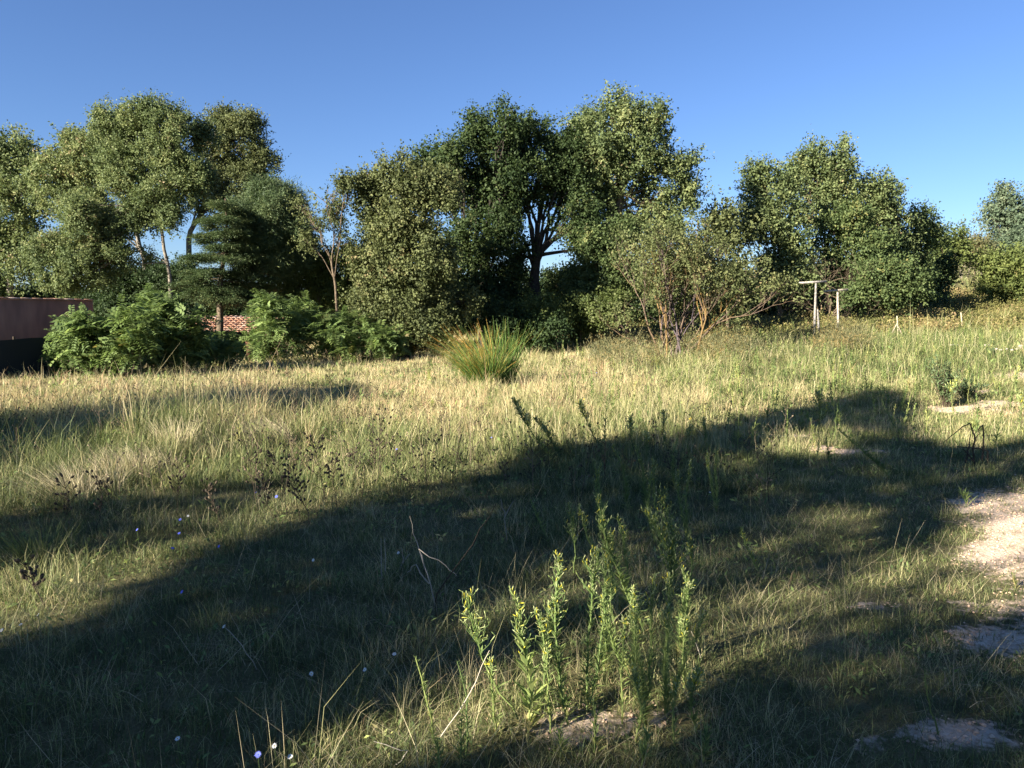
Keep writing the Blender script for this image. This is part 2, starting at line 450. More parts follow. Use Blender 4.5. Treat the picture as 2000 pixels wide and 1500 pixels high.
def field_tint(x, y):
    """0 green .. .55 yellow green .. .8 straw .. 1 reddish"""
    q = np.stack([x, y], 1)
    r = x / np.maximum(y, 3)
    t = .23 + .25 * smooth(6, 12, y)
    t = t + .22 * smooth(9, 13, y) * (1 - smooth(-.12, .1, r))          # straw field on the left
    t = t - .12 * smooth(.2, .45, r) * smooth(12, 20, y)                 # greener rough on the right
    t = t + .20 * np.exp(-((r - .10) / .08) ** 2) * smooth(11, 16, y) * (1 - smooth(28, 34, y))
    t = t + noise(q, 2.2, 5) * .12 + noise(q, .6, 6) * .11 - .04
    return t
def field_len(x, y):
    q = np.stack([x, y], 1)
    r = x / np.maximum(y, 3)
    L = .075 + .115 * smooth(6.0, 10, y) - .05 * smooth(10, 14, y) * (1 - smooth(-.15, .05, r))
    L = L * (1 - .55 * smooth(.12, .4, r) * (1 - smooth(13, 18, y)))
    L = L + .10 * smooth(.05, .3, r) * smooth(15, 22, y)
    L = L + .08 * np.exp(-((x + 4.2) / .8) ** 2) * smooth(4.5, 6.5, y) * (1 - smooth(13, 15, y))
    return L * (1 + .45 * noise(q, 1.3, 7) + .35 * noise(q, .4, 8))

def build_grass():
    parts = []
    def batch(n, d0, d1, power, wid, lmul, dt, leanm, thick=0.0):
        nt_ = n // 26; cx, cy = wedge(nt_, d0, d1, power)
        k = rng.integers(0, nt_, n); tl = rng.uniform(.45, 1.5, nt_) ** 1.1 * np.where(rng.uniform(0, 1, nt_) < .08, 1.6, 1); ttn = rng.normal(0, .12, nt_)
        rad = (.035 + .003 * cy[k]) * np.abs(rng.normal(0, 1, n)) * tl[k]; ta = rng.uniform(0, TAU, n)
        loose = rng.uniform(0, 1, n) < .4
        lx, ly = wedge(n, d0, d1, power)
        x = np.where(loose, lx, cx[k] + rad * np.cos(ta)); y = np.where(loose, ly, cy[k] + rad * np.sin(ta))
        y = np.maximum(y, 1.7)
        q = np.stack([x, y], 1)
        keep = rng.uniform(0, 1, n) > gravel(x, y) * 1.06 - .03 + .45 * noise(q, .22, 17) * (gravel(x, y) > .05)
        if thick: keep &= noise(q, .45, 9) + rng.normal(0, .35, n) > -thick
        x, y = x[keep], y[keep]; n = len(x); k = k[keep]; loose = loose[keep]; ta = ta[keep]
        t = field_tint(x, y) + rng.normal(0, .09, n) + dt + np.where(loose, rng.normal(0, .08, n), ttn[k])
        L = np.clip(field_len(x, y), .05, .8) * rng.uniform(.5, 1.3, n) * lmul * np.where(loose, .8, tl[k])
        W = wid * (1 + y / 9) * rng.uniform(.6, 1.3, n)
        lean = np.minimum(np.abs(rng.normal(0, leanm, n)) * np.where(x / np.maximum(y, 3) < -.05, 1.35, 1), 1.6); az = np.where(loose, rng.uniform(0, TAU, n), ta + rng.normal(0, .5, n))
        parts.append(blades(x, y, L, W, lean, az, np.clip(t, 0, 1), rng.uniform(.1, .9, n)))
    batch(300000, 1.9, 7.5, 1.0, .0022, 1.0, -.02, .9, .9)
    batch(110000, 1.9, 7.5, 1.0, .0015, 1.5, .38, 1.1)       # thin straw among it
    batch(300000, 7.0, 16, 1.3, .0028, 1.0, 0, .75, 1.0)
    batch(60000, 7.0, 16, 1.3, .0024, 1.5, .25, .5)
    batch(240000, 15, 38, 1.4, .0032, 1.0, 0, .65)
    batch(40000, 15, 38, 1.4, .0026, 1.4, .15, .7)
    batch(130000, 34, 90, 1.4, .0045, 1.7, .10, .4)
    V = []; F = []; T = []; k = 0
    for v, f, t in parts:
        V.append(v); F.append(f + k); T.append(t); k += len(v)
    o = mesh_obj("grass", np.vstack(V), np.vstack(F), GRASS, tint=np.concatenate(T))
    tag(o, "mixed green and straw coloured grass covering the whole field", "grass", None, "stuff")
build_grass()

def build_straw():
    """dry stems lying and leaning everywhere in the shaded foreground, and seed stalks over the field"""
    n = 19000
    x, y = wedge(n, 2.0, 9, 1.0)
    keep = (noise(np.stack([x, y], 1), 1.1, 12) + rng.normal(0, .4, n) > .1) & (rng.uniform(0, 1, n) > gravel(x, y))
    x, y = x[keep], y[keep]; n = len(x)
    a = blades(x, y, rng.gamma(3, .055, n), rng.uniform(.0010, .0022, n), rng.uniform(.5, 1.5, n), rng.uniform(0, TAU, n), rng.uniform(0, 1, n) ** 2, rng.uniform(-.3, .4, n), .03)
    n = 9000
    x, y = wedge(n, 8.5, 34, 1.4)
    q = np.stack([x, y], 1)
    keep = (noise(q, 1.6, 13) + rng.normal(0, .4, n) > .0) & (rng.uniform(0, 1, n) > gravel(x, y) * 2)
    x, y = x[keep], y[keep]; n = len(x)
    b = blades(x, y, (field_len(x, y) * 1.6 + .08) * rng.uniform(.7, 1.3, n), .0024 * (1 + y / 9), np.abs(rng.normal(0, .22, n)), rng.uniform(0, TAU, n), rng.uniform(0, 1, n), rng.uniform(0, .7, n))
    o = mesh_obj("dry_grass", np.vstack([a[0], b[0]]), np.vstack([a[1], b[1] + len(a[0])]), STRAW, tint=np.concatenate([a[2], b[2]]))
    tag(o, "loose dry straw stems standing and lying in the grass", "dry grass", None, "stuff")
build_straw()

def build_lowleaves():
    """clover-like broad leaves close to the ground"""
    n = 42000
    x, y = wedge(n, 2.0, 24, 1.25)
    q = np.stack([x, y], 1)
    keep = (noise(q, 1.0, 15) + .7 * noise(q, .35, 16) > .25) & (rng.uniform(0, 1, n) > gravel(x, y) * 1.8)
    x, y = x[keep], y[keep]; n = len(x)
    L = field_len(x, y)
    P = np.stack([x, y, H(x, y) + rng.uniform(.0, .8, n) * L * .9], 1)
    az = rng.uniform(0, TAU, n); el = rng.uniform(-.1, 1.0, n)
    D = np.stack([np.cos(az) * np.cos(el), np.sin(az) * np.cos(el), np.sin(el)], 1)
    s = (.0075 + .0022 * y) * rng.uniform(.5, 1.6, n)
    V, F = leaf_quads(P, D, np.tile([0, 0, 1.0], (n, 1)) + rng.normal(0, .4, (n, 3)), s * 1.8, s * .75)
    o = mesh_obj("ground_cover", V, F, WEEDL, tint=np.clip(rng.normal(.4, .25, n) + noise(np.stack([x, y], 1), 2, 5) * .2, 0, 1))
    tag(o, "small broad leaved weeds carpeting the ground between the grass", "ground cover", None, "stuff")
build_lowleaves()

def build_pebbles():
    n = 120000
    x, y = wedge(n, 2.2, 22, 1.35)
    g = gravel(x, y)
    keep = g > rng.uniform(.12, 1.0, n)
    x, y = x[keep], y[keep]; n = len(x)
    s = rng.gamma(2.3, .0011, n) * (1 + y / 14) + .0025
    base = np.array([(1, 0, 0), (0, 1, 0), (-1, 0, 0), (0, -1, 0), (0, 0, 1), (0, 0, -1)], float)
    J = base[None] * (1 + rng.uniform(-.35, .35, (n, 6, 1))) * s[:, None, None] * np.array([1.2, 1, .7])
    a = rng.uniform(0, TAU, n); c, sn = np.cos(a), np.sin(a)
    Jx = J[..., 0] * c[:, None] - J[..., 1] * sn[:, None]; Jy = J[..., 0] * sn[:, None] + J[..., 1] * c[:, None]
    V = np.stack([Jx + x[:, None], Jy + y[:, None], J[..., 2] + (H(x, y) + s * .3)[:, None]], -1).reshape(-1, 3)
    tri = np.array([(0, 1, 4), (1, 2, 4), (2, 3, 4), (3, 0, 4), (1, 0, 5), (2, 1, 5), (3, 2, 5), (0, 3, 5)])
    F = (np.arange(n)[:, None, None] * 6 + tri[None]).reshape(-1, 3)
    o = mesh_obj("gravel", V, F, GRAVELM, tint=np.repeat(rng.uniform(0, 1, n), 8))
    tag(o, "loose pale pinkish gravel in bare patches on the right", "gravel", None, "stuff")
build_pebbles()

# ------------------------------------------------------------------ trees and shrubs
def crown_leaves(cl, outd, kind, size, mat_tint=.45, per=None):
    """cl (N,3) clump centres, outd (N,3) outward directions -> V,F,T"""
    n = len(cl)
    ct = np.clip(rng.normal(mat_tint, .18, n) + noise(cl, 1.7, 20) * .12, .0, .97)
    if kind == 'pinnate':
        fr = per or 4; lf = 7
        D = unit(np.repeat(outd, fr, 0) * .8 + rng.normal(0, .75, (n * fr, 3)) + np.array([0, 0, .35]))
        B = np.repeat(cl, fr, 0) + rng.normal(0, .10, (n * fr, 3)) * size / .35
        Lr = size * rng.uniform(.7, 1.4, n * fr)
        N = unit(np.array([0, 0, 1.0]) + rng.normal(0, .35, (n * fr, 3)))
        Sx = unit(np.cross(D, N))
        Vs = []; Ts = []
        tt = np.repeat(ct, fr)
        for k in range(lf):
            f = (k + .6) / lf
            P = B + D * (Lr * f)[:, None] - np.array([0, 0, 1.0]) * (Lr * f * f * .35)[:, None]
            for s in (-1, 1):
                dd = Sx * s + D * .35 - N * .15 + rng.normal(0, .12, (n * fr, 3))
                V, _ = leaf_quads(P, dd, N, Lr * .30, Lr * .15)
                Vs.append(V); Ts.append(tt + rng.normal(0, .07, n * fr))
        V = np.vstack(Vs)
        return V, np.arange(len(V)).reshape(-1, 4), np.clip(np.concatenate(Ts), 0, 1)
    tw = 5; lf = per or (10 if kind == 'broad' else 7)
    if kind == 'broad': size = size * .80
    D = unit(np.repeat(outd, tw, 0) * .7 + rng.normal(0, .7, (n * tw, 3)) + np.array([0, 0, .30]))
    if kind == 'pad': D = unit(np.repeat(outd, tw, 0) * .6 + rng.normal(0, .7, (n * tw, 3)) * [1, 1, .10])
    LT = size * rng.uniform(3.0, 7.5, n * tw) * np.where(rng.uniform(0, 1, n * tw) < .10, 1.4, 1)
    B = np.repeat(cl, tw, 0)
    m = n * tw
    f = rng.uniform(.15, 1.05, (m, lf))
    P = B[:, None] + D[:, None] * (LT[:, None] * f)[..., None] + rng.normal(0, size * .55, (m, lf, 3))
    if kind == 'pad':
        P[..., 2] -= rng.normal(0, size * .35, (m, lf)); d = D[:, None] * .9 + rng.normal(0, .5, (m, lf, 3)) * [1, 1, .4]; Lf = size * 1.4; Wf = size * .32
    elif kind == 'needle':
        d = D[:, None] * .9 + rng.normal(0, .45, (m, lf, 3)); Lf = size * 1.5; Wf = size * .22
    else:
        d = D[:, None] * .25 + rng.normal(0, .8, (m, lf, 3)); Lf = size * 1.1; Wf = size * .75
    P = P.reshape(-1, 3); d = d.reshape(-1, 3)
    N = unit(rng.normal(0, .42, P.shape) + np.array([0, 0, .35]) + np.repeat(D, lf, 0) * .8)
    if kind == 'pad': N = unit(rng.normal(0, .35, P.shape) + np.array([0, 0, 1.0]))
    sc = rng.uniform(.65, 1.3, len(P))
    V, F = leaf_quads(P, d, N, Lf * sc, Wf * sc)
    return V, F, np.clip(np.repeat(ct, tw * lf) + rng.normal(0, .07, len(P)), 0, 1)

def sample_lobe(C, R, n, rough=.28, shell=.5, gap=-.9):
    d = unit(rng.normal(0, 1, (n, 3)))
    r = (shell + (1 - shell) * rng.uniform(0, 1, n) ** .7)
    r *= 1 + rough * noise(d * 1.0 + C * .37, .55, 25, 8)
    p = C + d * r[:, None] * R
    k = noise(p, 1.5, 30, 8) > gap
    return p[k], d[k]

def limb(mb, a, b, r0, r1, sides=6, wob=.08, n=6, t=.5, sag=0):
    a = np.asarray(a, float); b = np.asarray(b, float)
    s = np.linspace(0, 1, n)[:, None]
    L = np.linalg.norm(b - a)
    p = a + (b - a) * s
    w = rng.normal(0, wob * L / n ** .5, (n, 3)); w[0] = 0; w[-1] = 0
    w = (w + np.roll(w, 1, 0)) / 2; w[0] = 0; w[-1] = 0
    p = p + w - np.array([0, 0, 1.0]) * sag * L * 4 * s * (1 - s)
    mb.tube(p, np.linspace(r0, r1, n) ** 1.0, sides, t)
    return p

def tree(name, label, cat, lobes, d, base, mat, bark, kind='broad', size=.11, dens=1.0, trunk_r=.16, trunk=None, fork=None,
         group=None, tint=.45, gap=-.9, rough=.28, shell=.45, twigs=True, stems=1, per=None, depth=.85, btint=.5):
    """lobes: (px, py, rx, ry[, dd]) in photo pixels at distance d (+dd); base: px of the foot"""
    Bp = BASE(base, d)
    root = empty(name, Bp, label, cat, group)
    mb = MB()
    Ls = []
    for lo in lobes:
        px, py, rx, ry = lo[:4]; dd = lo[4] if len(lo) > 4 else rng.uniform(-.6, .6)
        C = PT(px, py, d + dd); k = (d + dd) / FPX
        Ls.append((C, np.array([rx * k, max(rx, ry) * k * depth, ry * k])))
    # trunk: through given photo points, then limbs to every lobe
    cen = np.mean([l[0] for l in Ls], axis=0)
    if trunk: path = [Bp] + [PT(a, b, d) for a, b in trunk]
    else: path = [Bp, Bp * [1, 1, 0] + (cen - Bp) * [.3, .3, 0] + [0, 0, Bp[2] * 1 + (cen[2] - Bp[2]) * .55]]
    path = np.array(path)
    path[0][2] -= .15
    s = np.linspace(0, len(path) - 1, 4 * (len(path) - 1) + 1)
    pp = np.stack([np.interp(s, np.arange(len(path)), path[:, i]) for i in range(3)], 1)
    pp[1:-1] += rng.normal(0, trunk_r * .25, (len(pp) - 2, 3))
    rr = np.linspace(trunk_r, trunk_r * .55, len(pp)); rr[0] *= 1.35
    if trunk_r > 0.02: mb.tube(pp, rr, 8, btint)
    top = pp[-1]
    V = []; F = []; T = []; k = 0
    for C, R in Ls:
        area = 4 * math.pi * (R[0] * R[1] * R[2]) ** (2 / 3)
        clr = size * 3.2
        n = int(max(6, dens * 1.6 * area / (clr * clr)))
        ks = 15; sdir = unit(rng.normal(0, 1, (ks, 3)) + np.array([0, -.15, .15]))
        cl = []; out = []
        for q in range(ks):
            c2, o2 = sample_lobe(C + sdir[q] * R * rng.uniform(.3, .88), R * rng.uniform(.20, .46) * np.array([rng.uniform(.75, 1.3), 1, rng.uniform(.75, 1.35)]), max(3, int(n / ks * 1.25)), rough, shell, gap)
            cl.append(c2); out.append(unit(o2 + sdir[q] * .5))
        cl = np.vstack(cl); out = np.vstack(out)
        if len(cl) == 0: continue
        # limbs
        st = pp[rng.integers(len(pp) // 2, len(pp))] if C[2] < top[2] + .3 else pp[rng.integers(max(1, len(pp) - 4), len(pp))]
        lp = limb(mb, st, C, trunk_r * .32, trunk_r * .11, 6, .13, 7, btint, -.07)
        if twigs:
            for q in cl[rng.permutation(len(cl))[:int(8 + 10 * dens)]]:
                a0 = lp[rng.integers(3, 7)]
                limb(mb, a0, q, trunk_r * .11 + .008, .006, 4, .10, 5, btint)
        v, f, t = crown_leaves(cl, out, kind, size, tint, per)
        V.append(v); F.append(f + k); T.append(t); k += len(v)
    mesh_obj("crown", np.vstack(V), np.vstack(F), mat, root, np.concatenate(T))
    mb.build("trunk", bark, root, True)
    return root

# ---- unseen oaks behind the camera, crowns carved to cast the wanted shade
def shade_tree(label, brange, alph, foot_b, z0, z1, n):
    """crown between beta range (across the light), carved by the shade pattern, on one trunk"""
    bperp = np.array([SD[1], -SD[0]])
    pos = SD * alph + bperp * foot_b
    root = empty("oak_tree", (pos[0], pos[1], float(H(pos[0], pos[1]))), label, "tree", "unseen shade casting oaks behind the viewpoint")
    b = rng.uniform(brange[0], brange[1], n); a = alph + rng.uniform(-3, 3, n); z = rng.uniform(z0, z1, n)
    X = SD[0] * a + bperp[0] * b; Y = SD[1] * a + bperp[1] * b
    t = z / math.tan(SUN_EL)
    gx = X + SD[0] * t; gy = Y + SD[1] * t
    keep = shade_at(gx, gy) > .03
    c = np.stack([X, Y, z], 1)[keep]
    out = unit(rng.normal(0, 1, c.shape))
    m = len(c); per = 16
    P = np.repeat(c, per, 0) + rng.normal(0, .13, (m * per, 3))
    tt = P[:, 2] / math.tan(SUN_EL)
    sh = shade_at(P[:, 0] + SD[0] * tt, P[:, 1] + SD[1] * tt)
    P = P[rng.uniform(0, 1, len(P)) < -np.log(1.02 - sh) / 3.9]
    D = rng.normal(0, 1, P.shape); N = rng.normal(0, 1, P.shape)
    V, F = leaf_quads(P, D, N, .15, .10)
    mesh_obj("crown", V, F, OAK, root, rng.uniform(0, 1, len(F)))
    mb = MB()
    foot = np.array([pos[0], pos[1], 0]); top = foot + [0, 0, z0 + .6]
    limb(mb, foot - [0, 0, .3], top, .34, .24, 10, .02, 6)
    for q in c[rng.permutation(m)[:70]]:
        limb(mb, top, q, .07, .012, 5, .05, 6)
    mb.build("trunk", BARK_D, root, True)
    return root
shade_tree("wide spreading unseen oak behind the viewpoint, crown carved to shade the foreground", (-9, 4), -13, -3.0, 4.2, 12.0, 6500)
shade_tree("tall unseen oak left of the viewpoint, crown carved to cast the long streak over the field", (-17.5, -9), -17, -13.0, 5.5, 11.5, 5000)

# ---- the tree line
TREES = "trees along the far edge of the field"
tree("plane_tree", "tall plane tree at the left edge of the picture behind the red wall", "tree",
     [(20, 320, 60, 60), (-50, 380, 70, 90), (40, 400, 55, 60), (20, 470, 60, 50), (60, 520, 45, 45), (-30, 540, 60, 60)], 41, 22, PLANE, BARK_P,
     trunk=[(20, 540), (35, 430)], trunk_r=.2, size=.15, group=TREES, gap=-.5, dens=1.0)
tree("plane_tree", "broad plane tree with pale limbs between the left edge tree and the tallest robinia", "tree",
     [(150, 310, 60, 50), (110, 350, 45, 50), (200, 330, 50, 60), (160, 400, 70, 50), (230, 290, 50, 50)], 39, 275, PLANE, BARK_P,
     trunk=[(285, 530), (265, 430)], trunk_r=.17, size=.13, group=TREES, tint=.5, gap=-.6, dens=1.05)
tree("robinia_tree", "tallest robinia on the left with a thin pale trunk and feathery grey green crown", "tree",
     [(300, 235, 55, 40), (235, 260, 55, 45), (340, 290, 55, 60), (250, 340, 70, 60), (170, 440, 70, 50), (105, 500, 60, 45), (200, 510, 80, 45),
      (130, 550, 50, 18), (310, 400, 50, 60), (380, 350, 35, 50), (250, 430, 55, 50), (395, 270, 20, 30)], 33.5, 336, PLANE, BARK_P,
     trunk=[(332, 560), (318, 465), (305, 380)], trunk_r=.095, size=.095, group=TREES, tint=.40, gap=-.7, dens=1.15)
tree("plane_tree", "tall plane tree rising right of the robinia above the two conifers", "tree",
     [(430, 245, 35, 32), (480, 265, 45, 38), (505, 320, 38, 38), (440, 310, 50, 45), (410, 380, 45, 55), (480, 375, 50, 40), (525, 360, 20, 22)], 42, 372, OLIVE, BARK_P,
     trunk=[(366, 470), (400, 400)], trunk_r=.18, size=.12, group=TREES, gap=-.7, tint=.42, dens=1.1)
# dark filling trees behind the conifers
tree("holm_oak", "dark low holm oak behind the thin pale robinia trunk", "tree",
     [(240, 560, 55, 38), (300, 570, 60, 45), (350, 560, 50, 50), (270, 600, 70, 30), (200, 590, 50, 22)], 38, 290, OAK, BARK_D, size=.12, group=TREES, tint=.15, gap=-1.2, dens=1.2)
def conifer(label, base_px, d, top_py, low_py, trunk_py, halfw, tilt=0, mat=CEDAR, dome=False):
    Bp = BASE(base_px, d)
    root = empty("cedar_tree" if not dome else "pine_tree", Bp, label, "tree", "conifers on the left")
    mb = MB(); top = PT(base_px + tilt, top_py, d)
    tp = np.array([Bp + (top - Bp) * s for s in np.linspace(-.03, 1, 9)]); tp[1:-1] += rng.normal(0, .04, (7, 3))
    mb.tube(tp, np.linspace(.15, .02, 9), 8, .5)
    low = PT(base_px, low_py, d)[2]; H0 = top[2]
    cs = []; os_ = []
    tiers = 8 if not dome else 11
    for ti in range(tiers):
        st = ti / (tiers - .4); nb = 7 if not dome else 9
        for i in range(nb):
            s = min(.98, max(0, st + rng.uniform(-.05, .06))); z = low + (H0 - low) * s
            az = i * TAU / nb + ti * 1.1 + rng.uniform(-.35, .35)
            k = (1 - s) ** .65 if not dome else math.sqrt(max(.02, 1 - (max(s, .25) * 1.3 - .32) ** 2)) * (.7 + .3 * s)
            R = halfw * d / FPX * (k * rng.uniform(.35, 1.45) + .10)
            o = Bp + (top - Bp) * ((z - Bp[2]) / (H0 - Bp[2]))
            rise = (-.12 if not dome else .28) * R
            e = o + np.array([math.cos(az) * R, math.sin(az) * R, rise])
            limb(mb, o, e, .03, .008, 5, .04, 6, .5, -.03)
            n = int((60 if not dome else 46) * R) + 8
            f = rng.uniform(.22, 1.04, n) ** .8; side = rng.normal(0, 1, n) * (.30 * R * (1.12 - f) + .05)
            p = o + (e - o) * f[:, None] + np.stack([-math.sin(az) * side, math.cos(az) * side, rng.normal(0, .025 if not dome else .07, n) + .06 * np.sin(f * 3) - (.12 if not dome else .22) * np.abs(side)], 1)
            cs.append(p); os_.append(np.tile([math.cos(az) * 1.5, math.sin(az) * 1.5, -.25], (n, 1)))
    v, f, t = crown_leaves(np.vstack(cs), np.vstack(os_), 'pad' if not dome else 'needle', .062 if not dome else .08, .45, 8)
    mesh_obj("crown", v, f, mat, root, t)
    mb.build("trunk", BARK_M, root, True)
conifer("blue green cedar with bare brown lower trunk and drooping layered branches", 428, 27.2, 388, 580, 570, 72, 12)
conifer("dark rounded pine to the right of the layered cedar", 528, 29, 372, 540, 570, 62, 0, CEDAR, True)
tree("robinia_tree", "thin sparse robinia with see-through crown between the pine and the big bushy tree", "tree",
     [(640, 370, 32, 28), (600, 400, 25, 22), (665, 410, 28, 28), (620, 450, 28, 26), (660, 470, 25, 30), (600, 470, 18, 15), (680, 360, 14, 12)], 27, 664, OLIVE, BARK_M,
     trunk=[(655, 560), (648, 500)], trunk_r=.055, size=.085, dens=.32, group=TREES, gap=-.2, shell=.2, tint=.45)
tree("feathery_shrub", "yellow green feathery shrub at the foot of the thin robinia", "shrub",
     [(610, 520, 45, 40), (640, 570, 60, 45), (580, 560, 40, 40), (680, 540, 35, 60), (600, 480, 25, 30)], 30, 630, YELG, BARK_M, size=.085, group=TREES, tint=.3, trunk_r=.06, dens=1.1)
tree("bushy_oak", "wide bushy olive coloured oak reaching down to the ground left of the dark oaks", "tree",
     [(740, 385, 45, 45), (790, 350, 50, 50), (730, 450, 50, 55), (800, 430, 60, 60), (855, 380, 40, 60), (760, 530, 70, 60), (840, 510, 60, 60),
      (740, 600, 50, 55), (810, 600, 70, 50), (870, 600, 50, 40), (790, 650, 60, 30), (850, 645, 50, 30), (905, 590, 28, 18)], 27.5, 790, OLIVE, BARK_D,
     size=.105, trunk_r=.16, group=TREES, tint=.42, gap=-1.0, dens=1.15)
tree("oak_tree", "dense dark green oak rising in steps behind the olive coloured oak", "tree",
     [(890, 310, 35, 45), (835, 320, 30, 35), (940, 265, 38, 45), (985, 250, 32, 42), (910, 380, 55, 60), (975, 350, 45, 70), (930, 470, 60, 55), (985, 450, 30, 50),
      (920, 550, 60, 60), (960, 610, 50, 50), (1000, 570, 30, 50)], 32, 945, OAK, BARK_D,
     size=.125, trunk_r=.22, group=TREES, tint=.42, gap=-.85)
tree("oak_tree", "oak with bare spreading black limbs and sky showing through its open crown", "tree",
     [(1035, 270, 30, 38), (1080, 265, 38, 38), (1060, 330, 50, 45), (1105, 330, 35, 55), (1015, 350, 35, 50), (1000, 500, 30, 40), (1000, 280, 30, 40), (1125, 290, 30, 45), (1125, 370, 35, 55),
      (1115, 440, 35, 45), (985, 400, 38, 55), (1150, 480, 30, 35), (1070, 385, 40, 25), (1140, 430, 30, 40)], 33, 1050, OAK, BARK_D,
     trunk=[(1049, 545), (1052, 490)], size=.12, trunk_r=.27, group=TREES, tint=.45, gap=-.5)
tree("oak_tree", "tall sunlit oak with a rounded top, tallest right of centre", "tree",
     [(1220, 240, 52, 50), (1170, 275, 38, 50), (1275, 255, 38, 42), (1140, 260, 18, 50), (1150, 340, 40, 50), (1220, 320, 55, 50), (1285, 320, 35, 35), (1180, 400, 45, 35),
      (1330, 325, 38, 38), (1345, 380, 32, 35), (1270, 390, 50, 35), (1240, 450, 50, 40), (1310, 435, 40, 35), (1180, 460, 40, 40)], 33.5, 1212, PLANE, BARK_M,
     trunk=[(1208, 480), (1203, 420), (1215, 350)], size=.12, trunk_r=.22, group=TREES, tint=.38, gap=-.6)
tree("field_maple", "fresh green low maple under the tall sunlit oak", "tree",
     [(1160, 480, 45, 35), (1220, 470, 45, 40), (1140, 540, 35, 35), (1190, 540, 50, 40), (1160, 590, 50, 30), (1230, 540, 40, 40)], 32, 1175, FRESH, BARK_M,
     size=.12, trunk_r=.1, group=TREES, tint=.4, gap=-.9)
tree("field_maple", "leafy maple with large drooping leaves between the ochre shrub and the robinia thicket", "tree",
     [(1410, 430, 25, 25), (1395, 480, 40, 40), (1440, 470, 30, 40), (1420, 540, 45, 40), (1450, 590, 40, 35), (1360, 540, 40, 40)], 34, 1420, OLIVE, BARK_M,
     size=.16, trunk_r=.09, group=TREES, tint=.4, gap=-.5, dens=.9)
for lab, lobes, d, b, mt in (
    ("tallest robinia of the right hand thicket with two spiky tops", [(1590, 330, 32, 45), (1640, 320, 22, 45), (1650, 370, 45, 40), (1600, 400, 55, 50), (1560, 340, 28, 40)], 40, 1610, PLANE),
    ("robinia at the left end of the right hand thicket", [(1490, 380, 40, 45), (1530, 400, 50, 50), (1480, 440, 40, 50), (1540, 470, 55, 50), (1500, 530, 55, 45), (1560, 540, 50, 40), (1480,345,20,20)], 37, 1520, PLANE),
    ("robinia in the middle of the right hand thicket behind the bare bush", [(1620, 470, 55, 45), (1670, 440, 50, 50), (1650, 520, 50, 35), (1700, 490, 40, 45)], 38.5, 1650, FRESH),
    ("robinia with a separate upright top right of the tallest one", [(1700, 380, 30, 40), (1735, 385, 22, 32), (1745, 440, 45, 45), (1735, 500, 40, 45), (1700, 430, 30, 40)], 41, 1725, PLANE),
    ("darker round robinia closing the right hand thicket", [(1795, 430, 28, 28), (1780, 480, 42, 40), (1820, 470, 20, 30), (1790, 530, 35, 25)], 43, 1790, FRESH)):
    tree("robinia_tree", lab, "tree", lobes, d, b, mt, BARK_M, size=.14, trunk_r=.14, group="right hand robinia thicket", tint=.42, gap=-.6, shell=.35, dens=.9)
tree("hazel_shrub", "broad shady green shrub low in front of the right hand thicket, right of the posts", "shrub",
     [(1700, 550, 50, 32), (1750, 545, 45, 35), (1670, 580, 35, 25), (1730, 580, 55, 22), (1790, 565, 30, 20)], 36, 1720, FRESH, BARK_M, size=.13, trunk_r=.06, tint=.4, group=TREES)
tree("young_maple", "small yellowish young tree left of the gap in the hilltop", "tree",
     [(1835, 475, 24, 30), (1850, 510, 30, 25), (1830, 540, 30, 22), (1870, 480, 12, 25)], 50, 1845, YELG, BARK_M, size=.17, trunk_r=.08, group=TREES, tint=.3, gap=-.5)
tree("dark_shrub", "small dark rounded shrub standing on the grassy slope at right", "shrub",
     [(1838, 545, 20, 22), (1845, 525, 14, 16)], 47, 1840, OAK, BARK_D, size=.15, trunk_r=.05, group=TREES)
tree("poplar_tree", "grey green poplar on the hilltop at the right edge", "tree",
     [(1962, 385, 18, 22), (1940, 420, 22, 28), (1975, 415, 30, 35), (1960, 450, 38, 26), (2010, 440, 30, 40)], 68, 1965, GREYG, BARK_P, size=.22, trunk_r=.16, group=TREES, gap=-.4, tint=.5)
tree("hilltop_shrub", "grey green bushes below the poplar on the hilltop", "shrub",
     [(1940, 490, 40, 20), (1990, 480, 40, 25), (2040, 490, 50, 30)], 64, 1960, GREYG, BARK_M, size=.2, trunk_r=.05, group=TREES, tint=.3)
tree("rusty_shrub", "reddish brown bush beside the hilltop poplar", "shrub",
     [(1900, 478, 30, 14), (1880, 500, 22, 14), (1915, 495, 25, 15)], 62, 1895, RUSTY, BARK_M, size=.17, trunk_r=.05, group=TREES, tint=.4)
tree("bramble_bush", "large bright yellow green bush on the slope at the right edge", "bush",
     [(1940, 525, 40, 28), (1985, 530, 45, 38), (2040, 530, 50, 45), (1960, 560, 50, 22), (2010, 570, 50, 20)], 50, 1970, YELG, BARK_M, size=.17, trunk_r=.05, group=TREES, tint=.45, gap=-1.2)

# pinnate sapling bushes in front of the netting
def pinn(label, lobes, d, b, tint=.45):
    return tree("sapling_bush", label, "bush", lobes, d, b, ACAC, BARK_M, 'pinnate', size=.36, dens=4.2, trunk_r=.03, group="bright green sapling bushes",
                tint=tint, gap=-1.0, per=5, shell=.3, rough=.5)
pinn("bright green sapling bush hiding the right end of the red wall", [(200, 655, 62, 32), (155, 638, 34, 12), (262, 640, 45, 36), (180, 700, 55, 32), (250, 690, 50, 38), (135, 708, 20, 18)], 20, 200)
pinn("bright green sapling bush around the foot of the thin pale trunk", [(310, 640, 50, 40), (340, 690, 55, 35), (300, 600, 40, 25), (375, 650, 40, 35)], 21.5, 320)
pinn("bright green sapling bush below the left part of the tiled roof", [(400, 690, 40, 25), (435, 682, 30, 24)], 23, 410)
pinn("bright green sapling bush right of the tiled roof with a drooping top", [(540, 640, 50, 45), (510, 670, 30, 30), (580, 660, 50, 40), (520, 600, 30, 22)], 25, 545)
